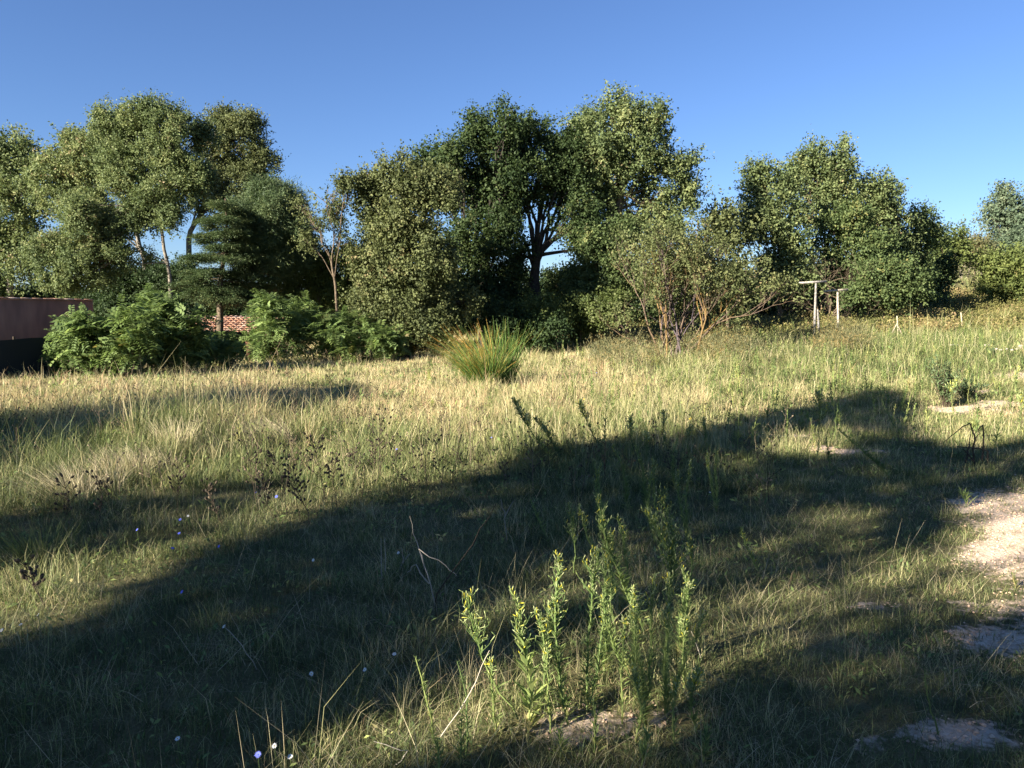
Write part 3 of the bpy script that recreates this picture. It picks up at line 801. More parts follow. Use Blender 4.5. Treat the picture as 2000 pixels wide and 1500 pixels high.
pinn("bright green sapling bush under the feathery shrub", [(640, 650, 50, 42), (600, 620, 40, 30), (690, 640, 45, 38), (670, 680, 50, 22)], 26, 650)
pinn("low bright green sapling against the dark foot of the olive coloured oak", [(765, 672, 22, 18), (745, 662, 14, 12)], 25.5, 765)

# low hedge and bushes under the oaks
for lab, lobes, d, b, mt, tn in (
    ("yellow green bramble bush under the open crowned oak", [(1030, 620, 45, 28), (1070, 610, 40, 25), (1050, 645, 45, 22)], 30, 1050, YELG, .35),
    ("dark elder bush in the shade right of the rush clump", [(975, 635, 40, 35), (1020, 650, 40, 28), (1080, 650, 35, 22)], 29, 1010, OAK, .2),
    ("olive bramble bush between the open crowned oak and the ochre shrub", [(1120, 610, 45, 28), (1160, 620, 40, 25), (1110, 645, 50, 18), (1180, 600, 40, 30)], 31, 1130, YELG, .15),
    ("dark laurel bush behind the foot of the open crowned oak", [(1100, 560, 50, 25), (1020, 560, 35, 25), (1130, 580, 40, 25)], 36, 1090, OAK, .4)):
    tree("bush", lab, "bush", lobes, d, b, mt, BARK_M, size=.11, trunk_r=.04, group="bushes under the oaks", tint=tn, gap=-1.1, dens=1.1)

# dense wood beyond, reads as one dark mass between the trunks
def far_wood():
    n = 5200
    px = rng.uniform(-250, 1830, n); d = rng.uniform(42, 55, n)
    r = px / 1000
    top = 560 + 18 * np.sin(px / 70) + 12 * np.sin(px / 31 + 1)
    x = (px - 1000) / FPX * d; zt = CAMZ + (HORIZON - top) * d / FPX
    z0 = H(x, d)
    z = z0 + (zt - z0) * rng.uniform(0, 1, n) ** .6
    c = np.stack([x, d, z], 1)
    v, f, t = crown_leaves(c, unit(rng.normal(0, 1, (n, 3)) + [0, -1, .4]), 'broad', .2, .3)
    tag(mesh_obj("far_wood", v, f, OAK, tint=t), "dark low wood closing the view between the tree trunks", "wood", None, "stuff")
far_wood()

def undergrowth():
    """brambles and rough herbs on the slope at the right and along the foot of the trees"""
    n = 9000
    px = rng.uniform(1130, 2150, n); d = rng.uniform(32, 62, n)
    x = (px - 1000) / FPX * d; z0 = H(x, d)
    q = np.stack([x, d], 1)
    hgt = (.16 + .8 * smooth(-.2, 1.2, noise(q, 5, 40)) * smooth(33, 40, d)) * (1 + .3 * noise(q, 1.5, 41)) * (.55 + .45 * smooth(28, 36, d))
    keep = (noise(q, 3, 42) + rng.normal(0, .3, n)) > -.5 - smooth(32, 40, d)
    c = np.stack([x, d, z0 + hgt * rng.uniform(.1, 1, n)], 1)[keep]
    tt = .35 + noise(q, 4, 43)[keep] * .38
    v, f, t = crown_leaves(c, np.tile([0, 0, 1.0], (len(c), 1)), 'broad', .095, .4)
    t = np.clip(t + np.repeat(tt - .35, 50), 0, 1)
    tag(mesh_obj("undergrowth", v, f, SCRUB, tint=t), "tangled yellow green brambles and herbs over the far slope", "undergrowth", None, "stuff")
    n = 2600
    px = rng.uniform(1150, 1700, n); d = rng.uniform(20, 29, n)
    x = (px - 1000) / FPX * d; q = np.stack([x, d], 1)
    keep = noise(q, 2.2, 44) > .15; x = x[keep]; d = d[keep]
    c = np.stack([x, d, H(x, d) + rng.uniform(.05, .5, len(x))], 1)
    v, f, t = crown_leaves(c, np.tile([0, 0, 1.0], (len(c), 1)), 'needle', .06, .5)
    tag(mesh_obj("dry_brush", v, f, RUSTY, tint=t), "brownish dry herbs in front of the ochre shrub and the posts", "dry brush", None, "stuff")
undergrowth()

# ------------------------------------------------------------------ ochre shrub, bare bush: branch systems
def branching(mb, p, d, L, r, depth, spread=.5, up=.15, ends=None, t=.5, seg=4, kids=3):
    d = unit(d); q = np.array(p, float); pts = [q]
    for i in range(seg):
        d = unit(d + rng.normal(0, .13, 3) + np.array([0, 0, up * .3])); q = q + d * L / seg; pts.append(q)
    mb.tube(pts, np.linspace(r, r * .6, seg + 1), 5 if depth > 1 else 4, t)
    if depth == 0:
        if ends is not None: ends.append((q, d))
        return
    for k in range(kids):
        a = pts[-1] if k < 2 else pts[rng.integers(1, seg)]
        branching(mb, a, d + rng.normal(0, spread, 3) + np.array([0, 0, up]), L * rng.uniform(.55, .8), r * .55, depth - 1, spread, up, ends, np.clip(t + rng.uniform(-.15, .15), 0, 1), seg, kids)

def ochre_shrub():
    d = 24.5; Bp = BASE(1325, d)
    root = empty("ochre_shrub", Bp, "large half dead shrub with ochre lichened branches fanning from the ground", "shrub")
    mb = MB(); ends = []
    for k in range(13):
        ang = rng.uniform(-1.0, 1.0); fw = rng.uniform(-.5, .5)
        b = Bp + [rng.uniform(-.7, .7), rng.uniform(-.3, .3), -.1]
        branching(mb, b, [math.sin(ang), fw * .6, math.cos(ang) * 1.15], rng.uniform(1.3, 1.8), .04, 4, .40, .18, ends, rng.uniform(.1, .9), 4, 3)
    mb.build("stem", LICHEN, root, True)
    E = np.array([e[0] for e in ends]); D = np.array([e[1] for e in ends])
    print("ochre", len(E), to_px(E[:, 0], E[:, 1], E[:, 2])[1].min())
    sel = rng.uniform(0, 1, len(E)) < .88
    v, f, t = crown_leaves(E[sel], D[sel], 'broad', .085, .5, 6)
    mesh_obj("crown", v, f, OLIVE, root, t)
ochre_shrub()

def bare_bush():
    d = 36.2; Bp = BASE(1605, d)
    root = empty("bare_bush", Bp, "leafless grey brown thorny bush arching behind the two T shaped posts", "bush")
    mb = MB()
    for k in range(11):
        ang = rng.uniform(-1.3, 1.3)
        branching(mb, Bp + [rng.uniform(-.3, .3), rng.uniform(-.2, .2), -.05 + rng.uniform(.0, .6)], [math.sin(ang), rng.uniform(-.4, .4), math.cos(ang) + .35], 1.35, .035, 4, .55, .0, None, rng.uniform(.2, .9), 4, 3)
    mb.build("branches", BARK_M, root, True)
bare_bush()

def hill_bare():
    root = empty("bare_tree", BASE(1890, 75), "leafless pale tree on the hilltop left of the poplar", "tree")
    mb = MB(); Bp = BASE(1890, 75)
    for k in range(7):
        branching(mb, Bp + [rng.uniform(-1.6, 1.6), 0, -.1], [rng.uniform(-.4, .4), 0, 1], 1.1, .05, 4, .45, .1, None, .6, 3, 3)
    mb.build("branches", BARK_P, root)
hill_bare()

# ------------------------------------------------------------------ wall, netting fence, roofed shed
def rotz(v): # matrix with x axis along v (2d)
    v = unit(np.array([v[0], v[1]])); return np.array([[v[0], -v[1], 0], [v[1], v[0], 0], [0, 0, 1]])
def wall_things():
    a = np.array([-16.6, 19.0]); b = np.array([-14.7, 27.6]); L = np.linalg.norm(b - a); c = (a + b) / 2; R = rotz(b - a)
    root = empty("garden_wall", (c[0], c[1], 0), "dark red rendered garden wall with pale coping at the left edge", "wall")
    mb = MB(); mb.box([c[0], c[1], .85], [L, .25, 2.3], R, .5, .01); mb.build("wall", WALLM, root)
    mb = MB()
    nt_ = int(L / .42)
    for i in range(nt_):
        p = a + (b - a) * (i + .5) / nt_
        mb.box([p[0], p[1], 2.03 + rng.uniform(-.004, .004)], [.41, .34, .05], R, rng.uniform(0, 1), .012)
    mb.build("coping", TILE, root)
    a = np.array([-13.0, 17.5]); b = np.array([-9.3, 27.6]); L = np.linalg.norm(b - a); v = (b - a) / L; R = rotz(v); c = (a + b) / 2
    root = empty("netting_fence", (c[0], c[1], 0), "low black shade netting fence below the red wall", "fence")
    mb = MB(); n = 60
    s = np.linspace(0, 1, n); base = a + (b - a) * s[:, None]
    w = .03 * np.sin(s * 50)
    V = []
    for z in (0.0, .3, .6, .93):
        zz = z + (.02 * np.sin(s * 31) if z > .9 else 0)
        nrm = np.array([v[1], -v[0]])
        q = base + nrm * (w + .01 * rng.normal(0, 1, n))[:, None]
        V.append(np.stack([q[:, 0], q[:, 1], np.zeros(n) + zz + H(q[:, 0], q[:, 1])], 1))
    V = np.array(V); F = []
    for r in range(3):
        for i in range(n - 1): F.append([r * n + i, r * n + i + 1, (r + 1) * n + i + 1, (r + 1) * n + i])
    VV = V.reshape(-1, 3); th = np.array([v[1], -v[0], 0]) * .012
    mb.add(VV, F, .5); mb.add(VV - th, np.array(F)[:, ::-1], .5)
    mb.build("net", NET, root)
    for i in range(6):
        p = a + (b - a) * i / 5 - np.array([v[1], -v[0]]) * .08
        m2 = MB(); m2.tube([[p[0], p[1], -.2], [p[0], p[1], 1.0 + float(H(p[0], p[1]))]], .03, 8, .2); m2.build("post", DRYDK, root)
    # shed with tiled roof beyond the netting
    c0 = PT(385, 652, 28.2); c1 = PT(505, 652, 28.2)
    root = empty("tiled_shed", ((c0[0] + c1[0]) / 2, 29.3, 0), "low shed with a sunlit terracotta tiled roof behind the cedar trunk", "shed")
    x0, x1 = c0[0] - .6, c1[0] + .5; ze = .86; zr = 1.40; y0, y1 = 28.2, 30.4
    mb = MB(); mb.box([(x0 + x1) / 2, (y0 + y1) / 2 + .1, (ze - .1) / 2], [x1 - x0 - .3, y1 - y0 - .3, ze - .02], None, .5, .01); mb.build("wall", WALLM, root)
    mb = MB(); cols = int((x1 - x0) / .19); rows = 8
    sl = np.array([0, y1 - y0, zr - ze]); 
    for r in range(rows):
        for k in range(cols):
            p = np.array([x0 + (k + .5) * .19, y0, ze]) + sl * (r / rows) + rng.normal(0, .006, 3)
            q = p + sl / rows * 1.18
            ang = np.linspace(0, math.pi, 6)
            pr = np.stack([np.cos(ang) * .095, np.zeros(6), np.sin(ang) * .07], 1)
            V = np.vstack([p + pr + [0, 0, .018], q + pr * .85 + [0, 0, .0], p + pr * .85 + [0, 0, .008]])
            F = [[i, i + 1, 7 + i, 6 + i] for i in range(5)] + [[i, i + 1, 13 + i, 12 + i] for i in range(5)]
            mb.add(V, F, rng.uniform(0, 1))
    mb.box([(x0 + x1) / 2, (y0 + y1) / 2, (ze + zr) / 2 - .03], [x1 - x0, math.hypot(y1 - y0, zr - ze), .04],
           np.array([[1, 0, 0], [0, sl[1], -sl[2]], [0, sl[2], sl[1]]]) / np.array([1, np.linalg.norm(sl), np.linalg.norm(sl)])[None], .2)
    mb.build("roof", TILE, root)
wall_things()

# ------------------------------------------------------------------ posts, stakes, rail, stones
def t_post(label, px, d, top_py, bar_l, bar_r, w, tint, crook=0.0, twin=False):
    Bp = BASE(px, d); root = empty("t_post", Bp, label, "post", "wooden T posts on the slope")
    top = PT(px, top_py, d); k = d / FPX
    mb = MB()
    z = np.linspace(Bp[2] - .3, top[2] - .02, 9)
    x = Bp[0] + crook * np.sin(np.linspace(0, 2.6, 9) * 1.7)
    mb.tube(np.stack([x, np.full(9, d), z], 1), np.linspace(w * .62, w * .5, 9) * (1 + .08 * rng.normal(0, 1, 9)), 8, tint)
    mb.build("post", WOODW, root, True)
    if twin:
        m2 = MB()
        m2.tube([[Bp[0] + .16, d - .08, Bp[2] - .2], [Bp[0] + .12, d - .10, Bp[2] + .5], [Bp[0] + .05, d - .12, Bp[2] + 1.15]], [.045, .045, .03], 6, tint - .2); m2.build("brace", WOODW, root, True)
    a = PT(bar_l[0], bar_l[1], d); b = PT(bar_r[0], bar_r[1], d)
    m3 = MB(); v = unit(b - a); up = unit(np.cross(np.cross(v, [0, 0, 1.0]), v))
    yv = np.cross(up, v)
    m3.box((a + b) / 2, [np.linalg.norm(b - a), .10, .075], np.stack([v, yv, up], 1), min(1, tint + .2), .008)
    m3.build("crossbar", WOODW, root)
t_post("taller grey wooden T post on the slope, left one", 1587, 30, 552, (1561, 552.5), (1614, 549.5), .085, .15, 0, True)
t_post("shorter tan crooked wooden T post on the slope, right one", 1631, 30.5, 569, (1609, 569), (1656, 565.5), .082, .65, .03)

def stake():
    d = 29; Bp = BASE(1752, d); root = empty("tripod_stake", Bp, "thin white stake held up by two slanting props", "stake")
    top = PT(1752, 617, d)
    mb = MB(); mb.tube([Bp - [0, 0, .2], top], .022, 6, .9); mb.build("pole", WOODW, root)
    for s in (-1, 1):
        m = MB(); a = PT(1752, 632, d); m.tube([a, [a[0] + s * .32, d, Bp[2] - .05]], .014, 6, .9); m.build("prop", WOODW, root)
    d = 33; Bp = BASE(1877, d); top = PT(1877, 612, d)
    root = empty("marker_stake", Bp, "single thin pale stake standing alone in the grass at right", "stake")
    mb = MB(); mb.tube([Bp - [0, 0, .2], top], [.026, .024], 6, .9); mb.build("pole", WOODW, root)
    mb = MB(); mb.tube([top - [0, 0, .015], top + [0, 0, .05]], [.032, .012], 6, .9); mb.build("cap", WOODW, root)
    # rail up on the slope
    d = 55; k = d / FPX
    a = PT(1872, 587, d); b = PT(1899, 585, d)
    root = empty("timber_rail", (a[0], d, float(H(a[0], d))), "pale broken timber rail half sunk in brambles on the right slope", "rail")
    v = unit(b - a); R = np.stack([v, [0, 1, 0], np.cross(v, [0, 1.0, 0])], 1)
    m = MB(); m.box((a + b) / 2, [np.linalg.norm(b - a), .12, .13], R, .95, .015); m.build("rail", WOODW, root)
    for px_, py_ in ((1872.5, 600), (1898, 600)):
        m = MB(); e = PT(px_, py_, d); t_ = PT(px_, 588, d); m.box([(e[0] + t_[0]) / 2, d, (e[2] + t_[2]) / 2 - .1], [.10, .10, t_[2] - e[2] + .2], None, .9, .01); m.build("post", WOODW, root)
    m = MB(); a = PT(1873, 595, d - .1); b = PT(1896, 594, d - .1); m.box((a + b) / 2, [np.linalg.norm(b - a), .06, .07], R, .9, .01); m.build("lower_rail", WOODW, root)
stake()

def stone(label, px, py, w, h, group, seed, cube=0, lift=.0):
    p = G(px, py); k = p[1] / FPX
    r = np.random.default_rng(seed)
    import bmesh
    bm = bmesh.new(); bmesh.ops.create_icosphere(bm, subdivisions=2, radius=1)
    for v in bm.verts:
        c = np.array(v.co); c = np.sign(c) * np.abs(c) ** (.55 if cube else .8)
        c *= 1 + .16 * math.sin(c[0] * 4 + seed) * math.cos(c[1] * 5 + seed * 2) + r.uniform(-.07, .07)
        v.co = (c[0] * w * k / 2, c[1] * max(w * .5, h) * k / 2, c[2] * h * k / 2)
    me = bpy.data.meshes.new("stone"); bm.to_mesh(me); bm.free(); me.materials.append(STONE)
    a = me.attributes.new("tint", 'FLOAT', 'FACE'); a.data.foreach_set("value", np.full(len(me.polygons), r.uniform(.3, 1), np.float32))
    o = bpy.data.objects.new("stone", me); COL.objects.link(o); o.location = (p[0], p[1], p[2] + h * k * .25 + lift); o.rotation_euler[2] = r.uniform(-.3, .3)
    tag(o, label, "stone", group)
g1 = "pale edging stones in the far right grass"
for i, (px, w) in enumerate([(1859, 11), (1869, 8), (1882, 6), (1893, 5), (1903, 7), (1922, 6), (1931, 5)]):
    stone("pale flat stone in the back row of edging across the far right grass", px, 683, w, 3.5, g1, i, lift=.12)
for i, (px, w) in enumerate([(1943, 9), (1954, 8), (1965, 7), (1976, 6), (1986, 5)]):
    stone("pale flat stone in the front row of edging at the far right", px, 691 + (i % 2) * 2, w, 3.5, g1, 20 + i, lift=.12)
stone("white squared block standing at the right edge behind the edging stones", 1992, 688, 7, 9, None, 40, 1, .12)

# ------------------------------------------------------------------ rush clump and straw tussocks
def tussock(name, label, cat, base, n, L, rad, lean_dir, lean, width, mat, tfun, group=None, spread=.5, bend=.35, seg=6):
    B0 = G(*base); root = empty(name, B0, label, cat, group)
    V = []; F = []; T = []; k = 0
    for i in range(n):
        a = rng.uniform(0, TAU); r = rad * math.sqrt(rng.uniform())
        p = B0 + [r * math.cos(a), r * math.sin(a), 0]; p[2] = float(H(p[0], p[1])) - .02
        d = unit(np.array([math.cos(a) * spread * r / rad + lean_dir * lean + rng.normal(0, .17), math.sin(a) * spread * r / rad + rng.normal(0, .17), 1.0]))
        l = L * rng.uniform(.45, 1.1); hd = unit(np.array([d[0], d[1], 0]) + 1e-6)
        bd = bend * rng.uniform(.2, 1.3)
        s = np.linspace(0, 1, seg)
        hd = unit(hd + rng.normal(0, .35, 3) * [1, 1, 0])
        P = p + d * (l * s)[:, None] + hd * (bd * l * s ** 2)[:, None] * .5 - np.array([0, 0, 1.0]) * (bd * l * s ** 2.5)[:, None] * .35
        sd = unit(rng.normal(0, 1, 3) * [1, 1, .1]) * width / 2
        w = (1 - s ** 1.6 * .85)[:, None]
        V.append(np.stack([P - sd * w, P + sd * w], 1).reshape(-1, 3))
        j = np.arange(seg - 1)[:, None] * 2
        F.append(k + j + np.array([[0, 1, 3, 2]])); k += seg * 2
        T.append(tfun(s[:-1] + .1, i, d))
    mesh_obj("blades", np.vstack(V), np.vstack(F), mat, root, np.clip(np.concatenate(T), 0, 1))
    return root
def rt(s, i, d):
    r = random.random()
    if r < .17: return np.full(len(s), .60 + .3 * random.random())          # dead blade
    tip = np.clip(s - rng.uniform(.35, .85), 0, 1) * rng.uniform(.5, 2.2)
    return .08 + .38 * r + tip * (1 + .6 * max(0, -d[0]))
tussock("rush_clump", "big clump of green rushes with orange brown tips leaning left in mid field", "rush clump", (950, 756), 850, 1.55, .27, -1, .27, .012, RUSH, rt, None, .38, .65)
tussock("rush_clump", "smaller upright green clump joined to the right side of the big leaning rush clump", "rush clump", (985, 752), 220, 1.50, .15, 0, .05, .016, RUSH, lambda s, i, d: .08 + .3 * random.random() + np.clip(s - .75, 0, 1) * 1.5, None, .35, .15)
st = lambda s, i, d: np.full(len(s), random.random()) * .5 + .3 + .3 * s
SG = "straw tussocks on the left bank"
tussock("straw_tussock", "largest bleached straw tussock swept to the left in the sun", "grass tussock", (545, 868), 600, .50, .20, -1, .95, .006, STRAW, st, SG, .5, .6)
tussock("straw_tussock", "upright pale straw tussock left of the swept one", "grass tussock", (345, 880), 240, .42, .16, -1, .15, .006, STRAW, st, SG, .4, .3)
for i, (b, l, lab) in enumerate([((240, 925), .34, "straw tussock on the bank with two long bent stalks above it"), ((130, 965), .34, "straw tussock at the near end of the bank"),
                          ((420, 890), .30, "low straw tussock between the upright and the swept tussock"), ((190, 950), .32, "straw tussock in the middle of the bank"), ((300, 915), .32, "straw tussock just below the upright pale tussock")]):
    tussock("straw_tussock", lab, "grass tussock", b, 330, l, .22, -1, .45, .0045, STRAW, st, SG, .6, .7)
gt = lambda s, i, d: np.full(len(s), .15 + .3 * random.random())
tussock("grass_tussock", "green grassy tuft on the near end of the bank at left", "grass tussock", (70, 1080), 260, .28, .20, -1, .1, .005, GRASS, gt, None, .6, .4)

# ------------------------------------------------------------------ individual weeds
def weed(label, base, top, d=None, leaf=.055, nleaf=60, head='panicle', headlen=.4, spread=.10, stem_r=.0035, name="tall_weed", cat="weed", group=None,
         tint=.45, lw=.17, stems=1, curve=.0, mats=(WEEDL, BUD), bushy=1.0, droop=0.0, budsize=.0055, loc=None, height=None, skin=None):
    """an upright weed: base and top in photo pixels"""
    if loc is None:
        B0 = G(*base)
        if d: B0 = BASE(base[0], d)
        T0 = PT(top[0], top[1], B0[1])
    else:
        B0 = np.array(loc); T0 = B0 + [rng.normal(0, .12) * height, rng.normal(0, .1) * height, height]
    root = empty(name, B0, label, cat, group)
    if head != 'cones' and B0[1] < 7: nleaf = int(nleaf * 1.05); leaf *= 1.0; stem_r *= 1.15
    hgt = np.linalg.norm(T0 - B0)
    ms, ml, mh = MB(), MB(), MB()
    for s_ in range(stems):
        off = np.array([0, 0, 0.0]) if s_ == 0 else np.array([rng.normal(0, .05), rng.normal(0, .05), -hgt * rng.uniform(0, .3)])
        s = np.linspace(0, 1, 9)
        P = B0 + (T0 + off - B0) * s[:, None]
        P[:, 0] += curve * hgt * s * (1 - s) * 2; P[0, 2] -= .03
        P[1:-1] += rng.normal(0, .009 * hgt, (7, 3)) + (rng.normal(0, .05, 3) * [1, 1, 0] * hgt) * (4 * s * (1 - s))[1:-1, None]
        if droop: P[-3:, 2] -= np.array([.0, .01, .05]) * droop * hgt; P[-3:, 0] += np.array([.0, .02, .07]) * droop * hgt
        ms.tube(P, np.linspace(stem_r, stem_r * .45, 9), 5, tint)
        n = max(3, nleaf)
        if nleaf > 0:
            f = np.sort(rng.uniform(.04, 1 - (headlen * .5 if head else 0), n))
            C = np.stack([np.interp(f, s, P[:, i]) for i in range(3)], 1)
            az = np.arange(n) * 2.4 + rng.uniform(-.4, .4, n); el = rng.uniform(.35, 1.3, n)
            D = np.stack([np.cos(az) * np.cos(el), np.sin(az) * np.cos(el), np.sin(el)], 1)
            Ls = leaf * (1.25 - .75 * f) * rng.uniform(.7, 1.25, n)
            V, F = leaf_quads(C, D, np.tile([0, 0, 1.0], (n, 1)) - D * .3, Ls, Ls * lw * rng.uniform(.8, 1.2, n))
            ml.add(V, F, np.clip(tint + rng.normal(0, .14, n) - .1 * f + np.where(f < .12, .35, 0), 0, 1))
        if head == 'panicle':
            nb = int(14 * bushy) + 4
            sa = np.linspace(1 - headlen, 1, 5)
            mh.tube(np.stack([np.interp(sa, s, P[:, j]) for j in range(3)], 1), np.linspace(stem_r * .75, stem_r * .5, 5), 5, .1)
            for i in range(nb):
                f = 1 - headlen * (1 - (i / nb)) * rng.uniform(.85, 1)
                c = np.array([np.interp(f, s, P[:, j]) for j in range(3)])
                az = rng.uniform(0, TAU); l = spread * hgt * (1.15 - (f - 1 + headlen) / headlen * .8) * rng.uniform(.6, 1.2)
                e = c + np.array([math.cos(az) * l * .7, math.sin(az) * l * .7, l * rng.uniform(.6, 1.1)])
                mh.tube([c, (c + e) / 2 + rng.normal(0, .002, 3), e], [stem_r * .4, stem_r * .3, stem_r * .25], 4, .05)
                nbud = 4 if B0[1] > 7 else 3
                for q in range(nbud):
                    g = .35 + .65 * q / (nbud - 1)
                    b = c + (e - c) * g; dd = unit(rng.normal(0, .5, 3) + [0, 0, .8])
                    l2 = budsize * rng.uniform(1.2, 2.6)
                    mh.tube([b, b + dd * l2, b + dd * (l2 + budsize), b + dd * (l2 + budsize * 1.9)], [stem_r * .15, budsize * .18, budsize * .34, budsize * .12], 5, rng.uniform(.2, 1) if rng.uniform() < .9 else 1)
                # small leaf at branch base
                V, F = leaf_quads(c[None], (e - c + [0, 0, .01])[None], np.array([[0, 0, 1.0]]), leaf * .45, leaf * .09)
                ml.add(V, F, tint)
        elif head == 'cones':     # dark dried seed heads
            for i in range(int(9 * bushy) + 2):
                f = rng.uniform(.35, 1)
                c = np.array([np.interp(f, s, P[:, j]) for j in range(3)])
                az = rng.uniform(0, TAU); l = spread * hgt * rng.uniform(.4, 1.2)
                e = c + np.array([math.cos(az) * l, math.sin(az) * l, l * rng.uniform(.6, 1.3)])
                ms.tube([c, (c + e) / 2 + [0, 0, -.01 * l], e], [stem_r * .6, stem_r * .5, stem_r * .4], 4, tint)
                u = unit(e - c)
                m1 = MB(); m1.tube([e - u * .002, e + u * budsize * .5, e + u * budsize * 1.3, e + u * budsize * 1.7], [stem_r * .4, budsize * .5, budsize * .5, budsize * .15], 6, rng.uniform(.0, .6))
                m1.build("seed_head", mats[1], root)
    sm = mats[2] if len(mats) > 2 else mats[0]
    ms.build("stem", sm, root); ml.build("foliage", mats[0], root); mh.build("flower_head" if head == 'panicle' else "seed_head", mats[1], root)
    return root

# foreground group (lit horseweeds by the small gravel patch)
FG = "tall weeds in the foreground"
W = lambda *a, **k: weed(*a, group=FG, **k)
W("front weed with slim leafy spike nearest the bottom edge left of the others", (856, 1530), (812, 1286), leaf=.030, nleaf=150, head=None, lw=.22, tint=.62, stem_r=.004)
W("short leafy weed at the bottom edge right of the slim spike", (900, 1510), (903, 1388), leaf=.045, nleaf=70, head=None, lw=.16, tint=.6)
W("thin dark weed with a bushy tip behind the short leafy one", (908, 1480), (893, 1292), leaf=.03, nleaf=90, head=None, lw=.2, tint=.2)
W("weed leaning left with an open yellowish bud spray, leftmost flowering one", (1022, 1415), (915, 1165), leaf=.05, nleaf=34, headlen=.5, spread=.14, bushy=2.2, tint=.55, budsize=.0062, curve=-.05)
W("upright weed with broad basal leaves and yellow topped bud spray", (1030, 1432), (1000, 1158), leaf=.085, nleaf=54, headlen=.5, spread=.10, bushy=2.2, tint=.62, lw=.26, budsize=.0062)
W("slender weed close behind the yellow topped one on its right", (1052, 1380), (1044, 1193), leaf=.05, nleaf=46, headlen=.35, spread=.08, tint=.4)
W("weed with a dense pale bud plume just right of the yellow topped one", (1112, 1415), (1092, 1088), leaf=.05, nleaf=150, headlen=.42, spread=.085, bushy=3.2, tint=.42, stem_r=.0045)
W("weed with twin branching heads beside the dense plume", (1146, 1392), (1170, 1076), leaf=.045, nleaf=130, headlen=.35, spread=.11, bushy=2.2, tint=.38, stems=2)
W("thin weed with a small airy head rising from a leafy tuft", (1203, 1245), (1188, 1062), leaf=.05, nleaf=46, headlen=.35, spread=.10, bushy=1.5, tint=.38)
W("tall feathery green weed forming the left side of the columnar pair", (1262, 1430), (1278, 1128), leaf=.045, nleaf=330, headlen=.25, spread=.07, tint=.55, lw=.10, stems=3)
W("tall feathery green weed forming the right side of the columnar pair", (1300, 1400), (1312, 1125), leaf=.045, nleaf=300, headlen=.25, spread=.07, tint=.52, lw=.10, stems=3)
W("weed with a compact head of pale buds on the right of the gravel", (1362, 1432), (1366, 1316), leaf=.035, nleaf=90, headlen=.45, spread=.13, bushy=2, tint=.45, budsize=.008)
W("short leafy weed in front of the gravel between the plume and the columnar pair", (1160, 1470), (1158, 1370), leaf=.05, nleaf=60, head=None, tint=.55, lw=.15)
W("low pale weed rosette at the bottom below the yellow topped weed", (1095, 1490), (1092, 1430), leaf=.05, nleaf=60, head=None, tint=.6, lw=.15)
W("sharp leaved sprout at the bottom right of the gravel", (1372, 1495), (1380, 1425), leaf=.06, nleaf=46, head=None, tint=.45, lw=.14)
W("leafy sprout at the bottom edge below the columnar pair", (1250, 1505), (1262, 1430), leaf=.06, nleaf=70, head=None, tint=.45, lw=.12)
for b, t, lab in [((968, 1440), (958, 1290), "thin pale green stalk between the dark thin weed and the leaning bud spray"), ((1075, 1440), (1068, 1262), "straight pale green stalk between the yellow topped weed and the plume"),
                  ((1215, 1420), (1222, 1210), "slim upright stalk between the twin headed weed and the columnar pair"), ((1335, 1350), (1338, 1205), "thin pale stalk just right of the columnar pair"),
                  ((1240, 1450), (1232, 1300), "short pale stalk in front of the columnar pair"), ((1320, 1460), (1324, 1330), "short stalk between the columnar pair and the compact headed weed")]:
    W(lab, b, t, leaf=.038, nleaf=95, headlen=.3, spread=.07, bushy=.8, tint=.6, lw=.14)
# shaded ones behind
SG2 = "weeds standing in the shade behind the foreground group"
W = lambda *a, **k: weed(*a, group=SG2, **k)
W("tall shaded weed leaning left with a long branching head", (1262, 1240), (1168, 968), leaf=.06, nleaf=170, headlen=.45, spread=.09, bushy=2.2, tint=.4, stem_r=.0045, curve=.06)
W("shaded weed leaning left to the left of the tallest leaning one", (1190, 1150), (1130, 990), leaf=.05, nleaf=150, headlen=.3, spread=.06, tint=.45, lw=.12)
W("small shaded weed with a hooked tip, leftmost of the shaded group", (1072, 1060), (1036, 978), leaf=.05, nleaf=80, head=None, tint=.5, curve=-.1)
W("airy pale brown seeding weed, the bushiest of the shaded group", (1305, 1180), (1290, 965), leaf=.05, nleaf=60, headlen=.75, spread=.20, bushy=5, tint=.30, budsize=.0055, stems=2)
W("shaded weed with an airy head left of the bushiest seeding one", (1120, 1120), (1112, 985), leaf=.04, nleaf=40, headlen=.6, spread=.2, bushy=2.5, tint=.35, budsize=.0055)
W("slim shaded weed right of the bushiest seeding one", (1345, 1150), (1338, 1040), leaf=.04, nleaf=40, headlen=.6, spread=.15, bushy=2, tint=.4)
W("thin weed with a leaning sparse head alone in the shaded grass", (1487, 1125), (1448, 1032), leaf=.05, nleaf=24, headlen=.8, spread=.12, bushy=1.6, tint=.5)
W("shaded feathery weed just above the bushiest seeding one", (1258, 1010), (1240, 870), leaf=.06, nleaf=160, headlen=.4, spread=.07, tint=.4)
W("tall shaded weed at the upper left of the shaded group crossing the shade edge", (1225, 1000), (1195, 870), leaf=.06, nleaf=120, headlen=.4, spread=.07, tint=.42)
W("feathery shaded weed near the dark shade edge in the centre", (1320, 960), (1322, 858), leaf=.06, nleaf=120, headlen=.3, spread=.07, tint=.4)
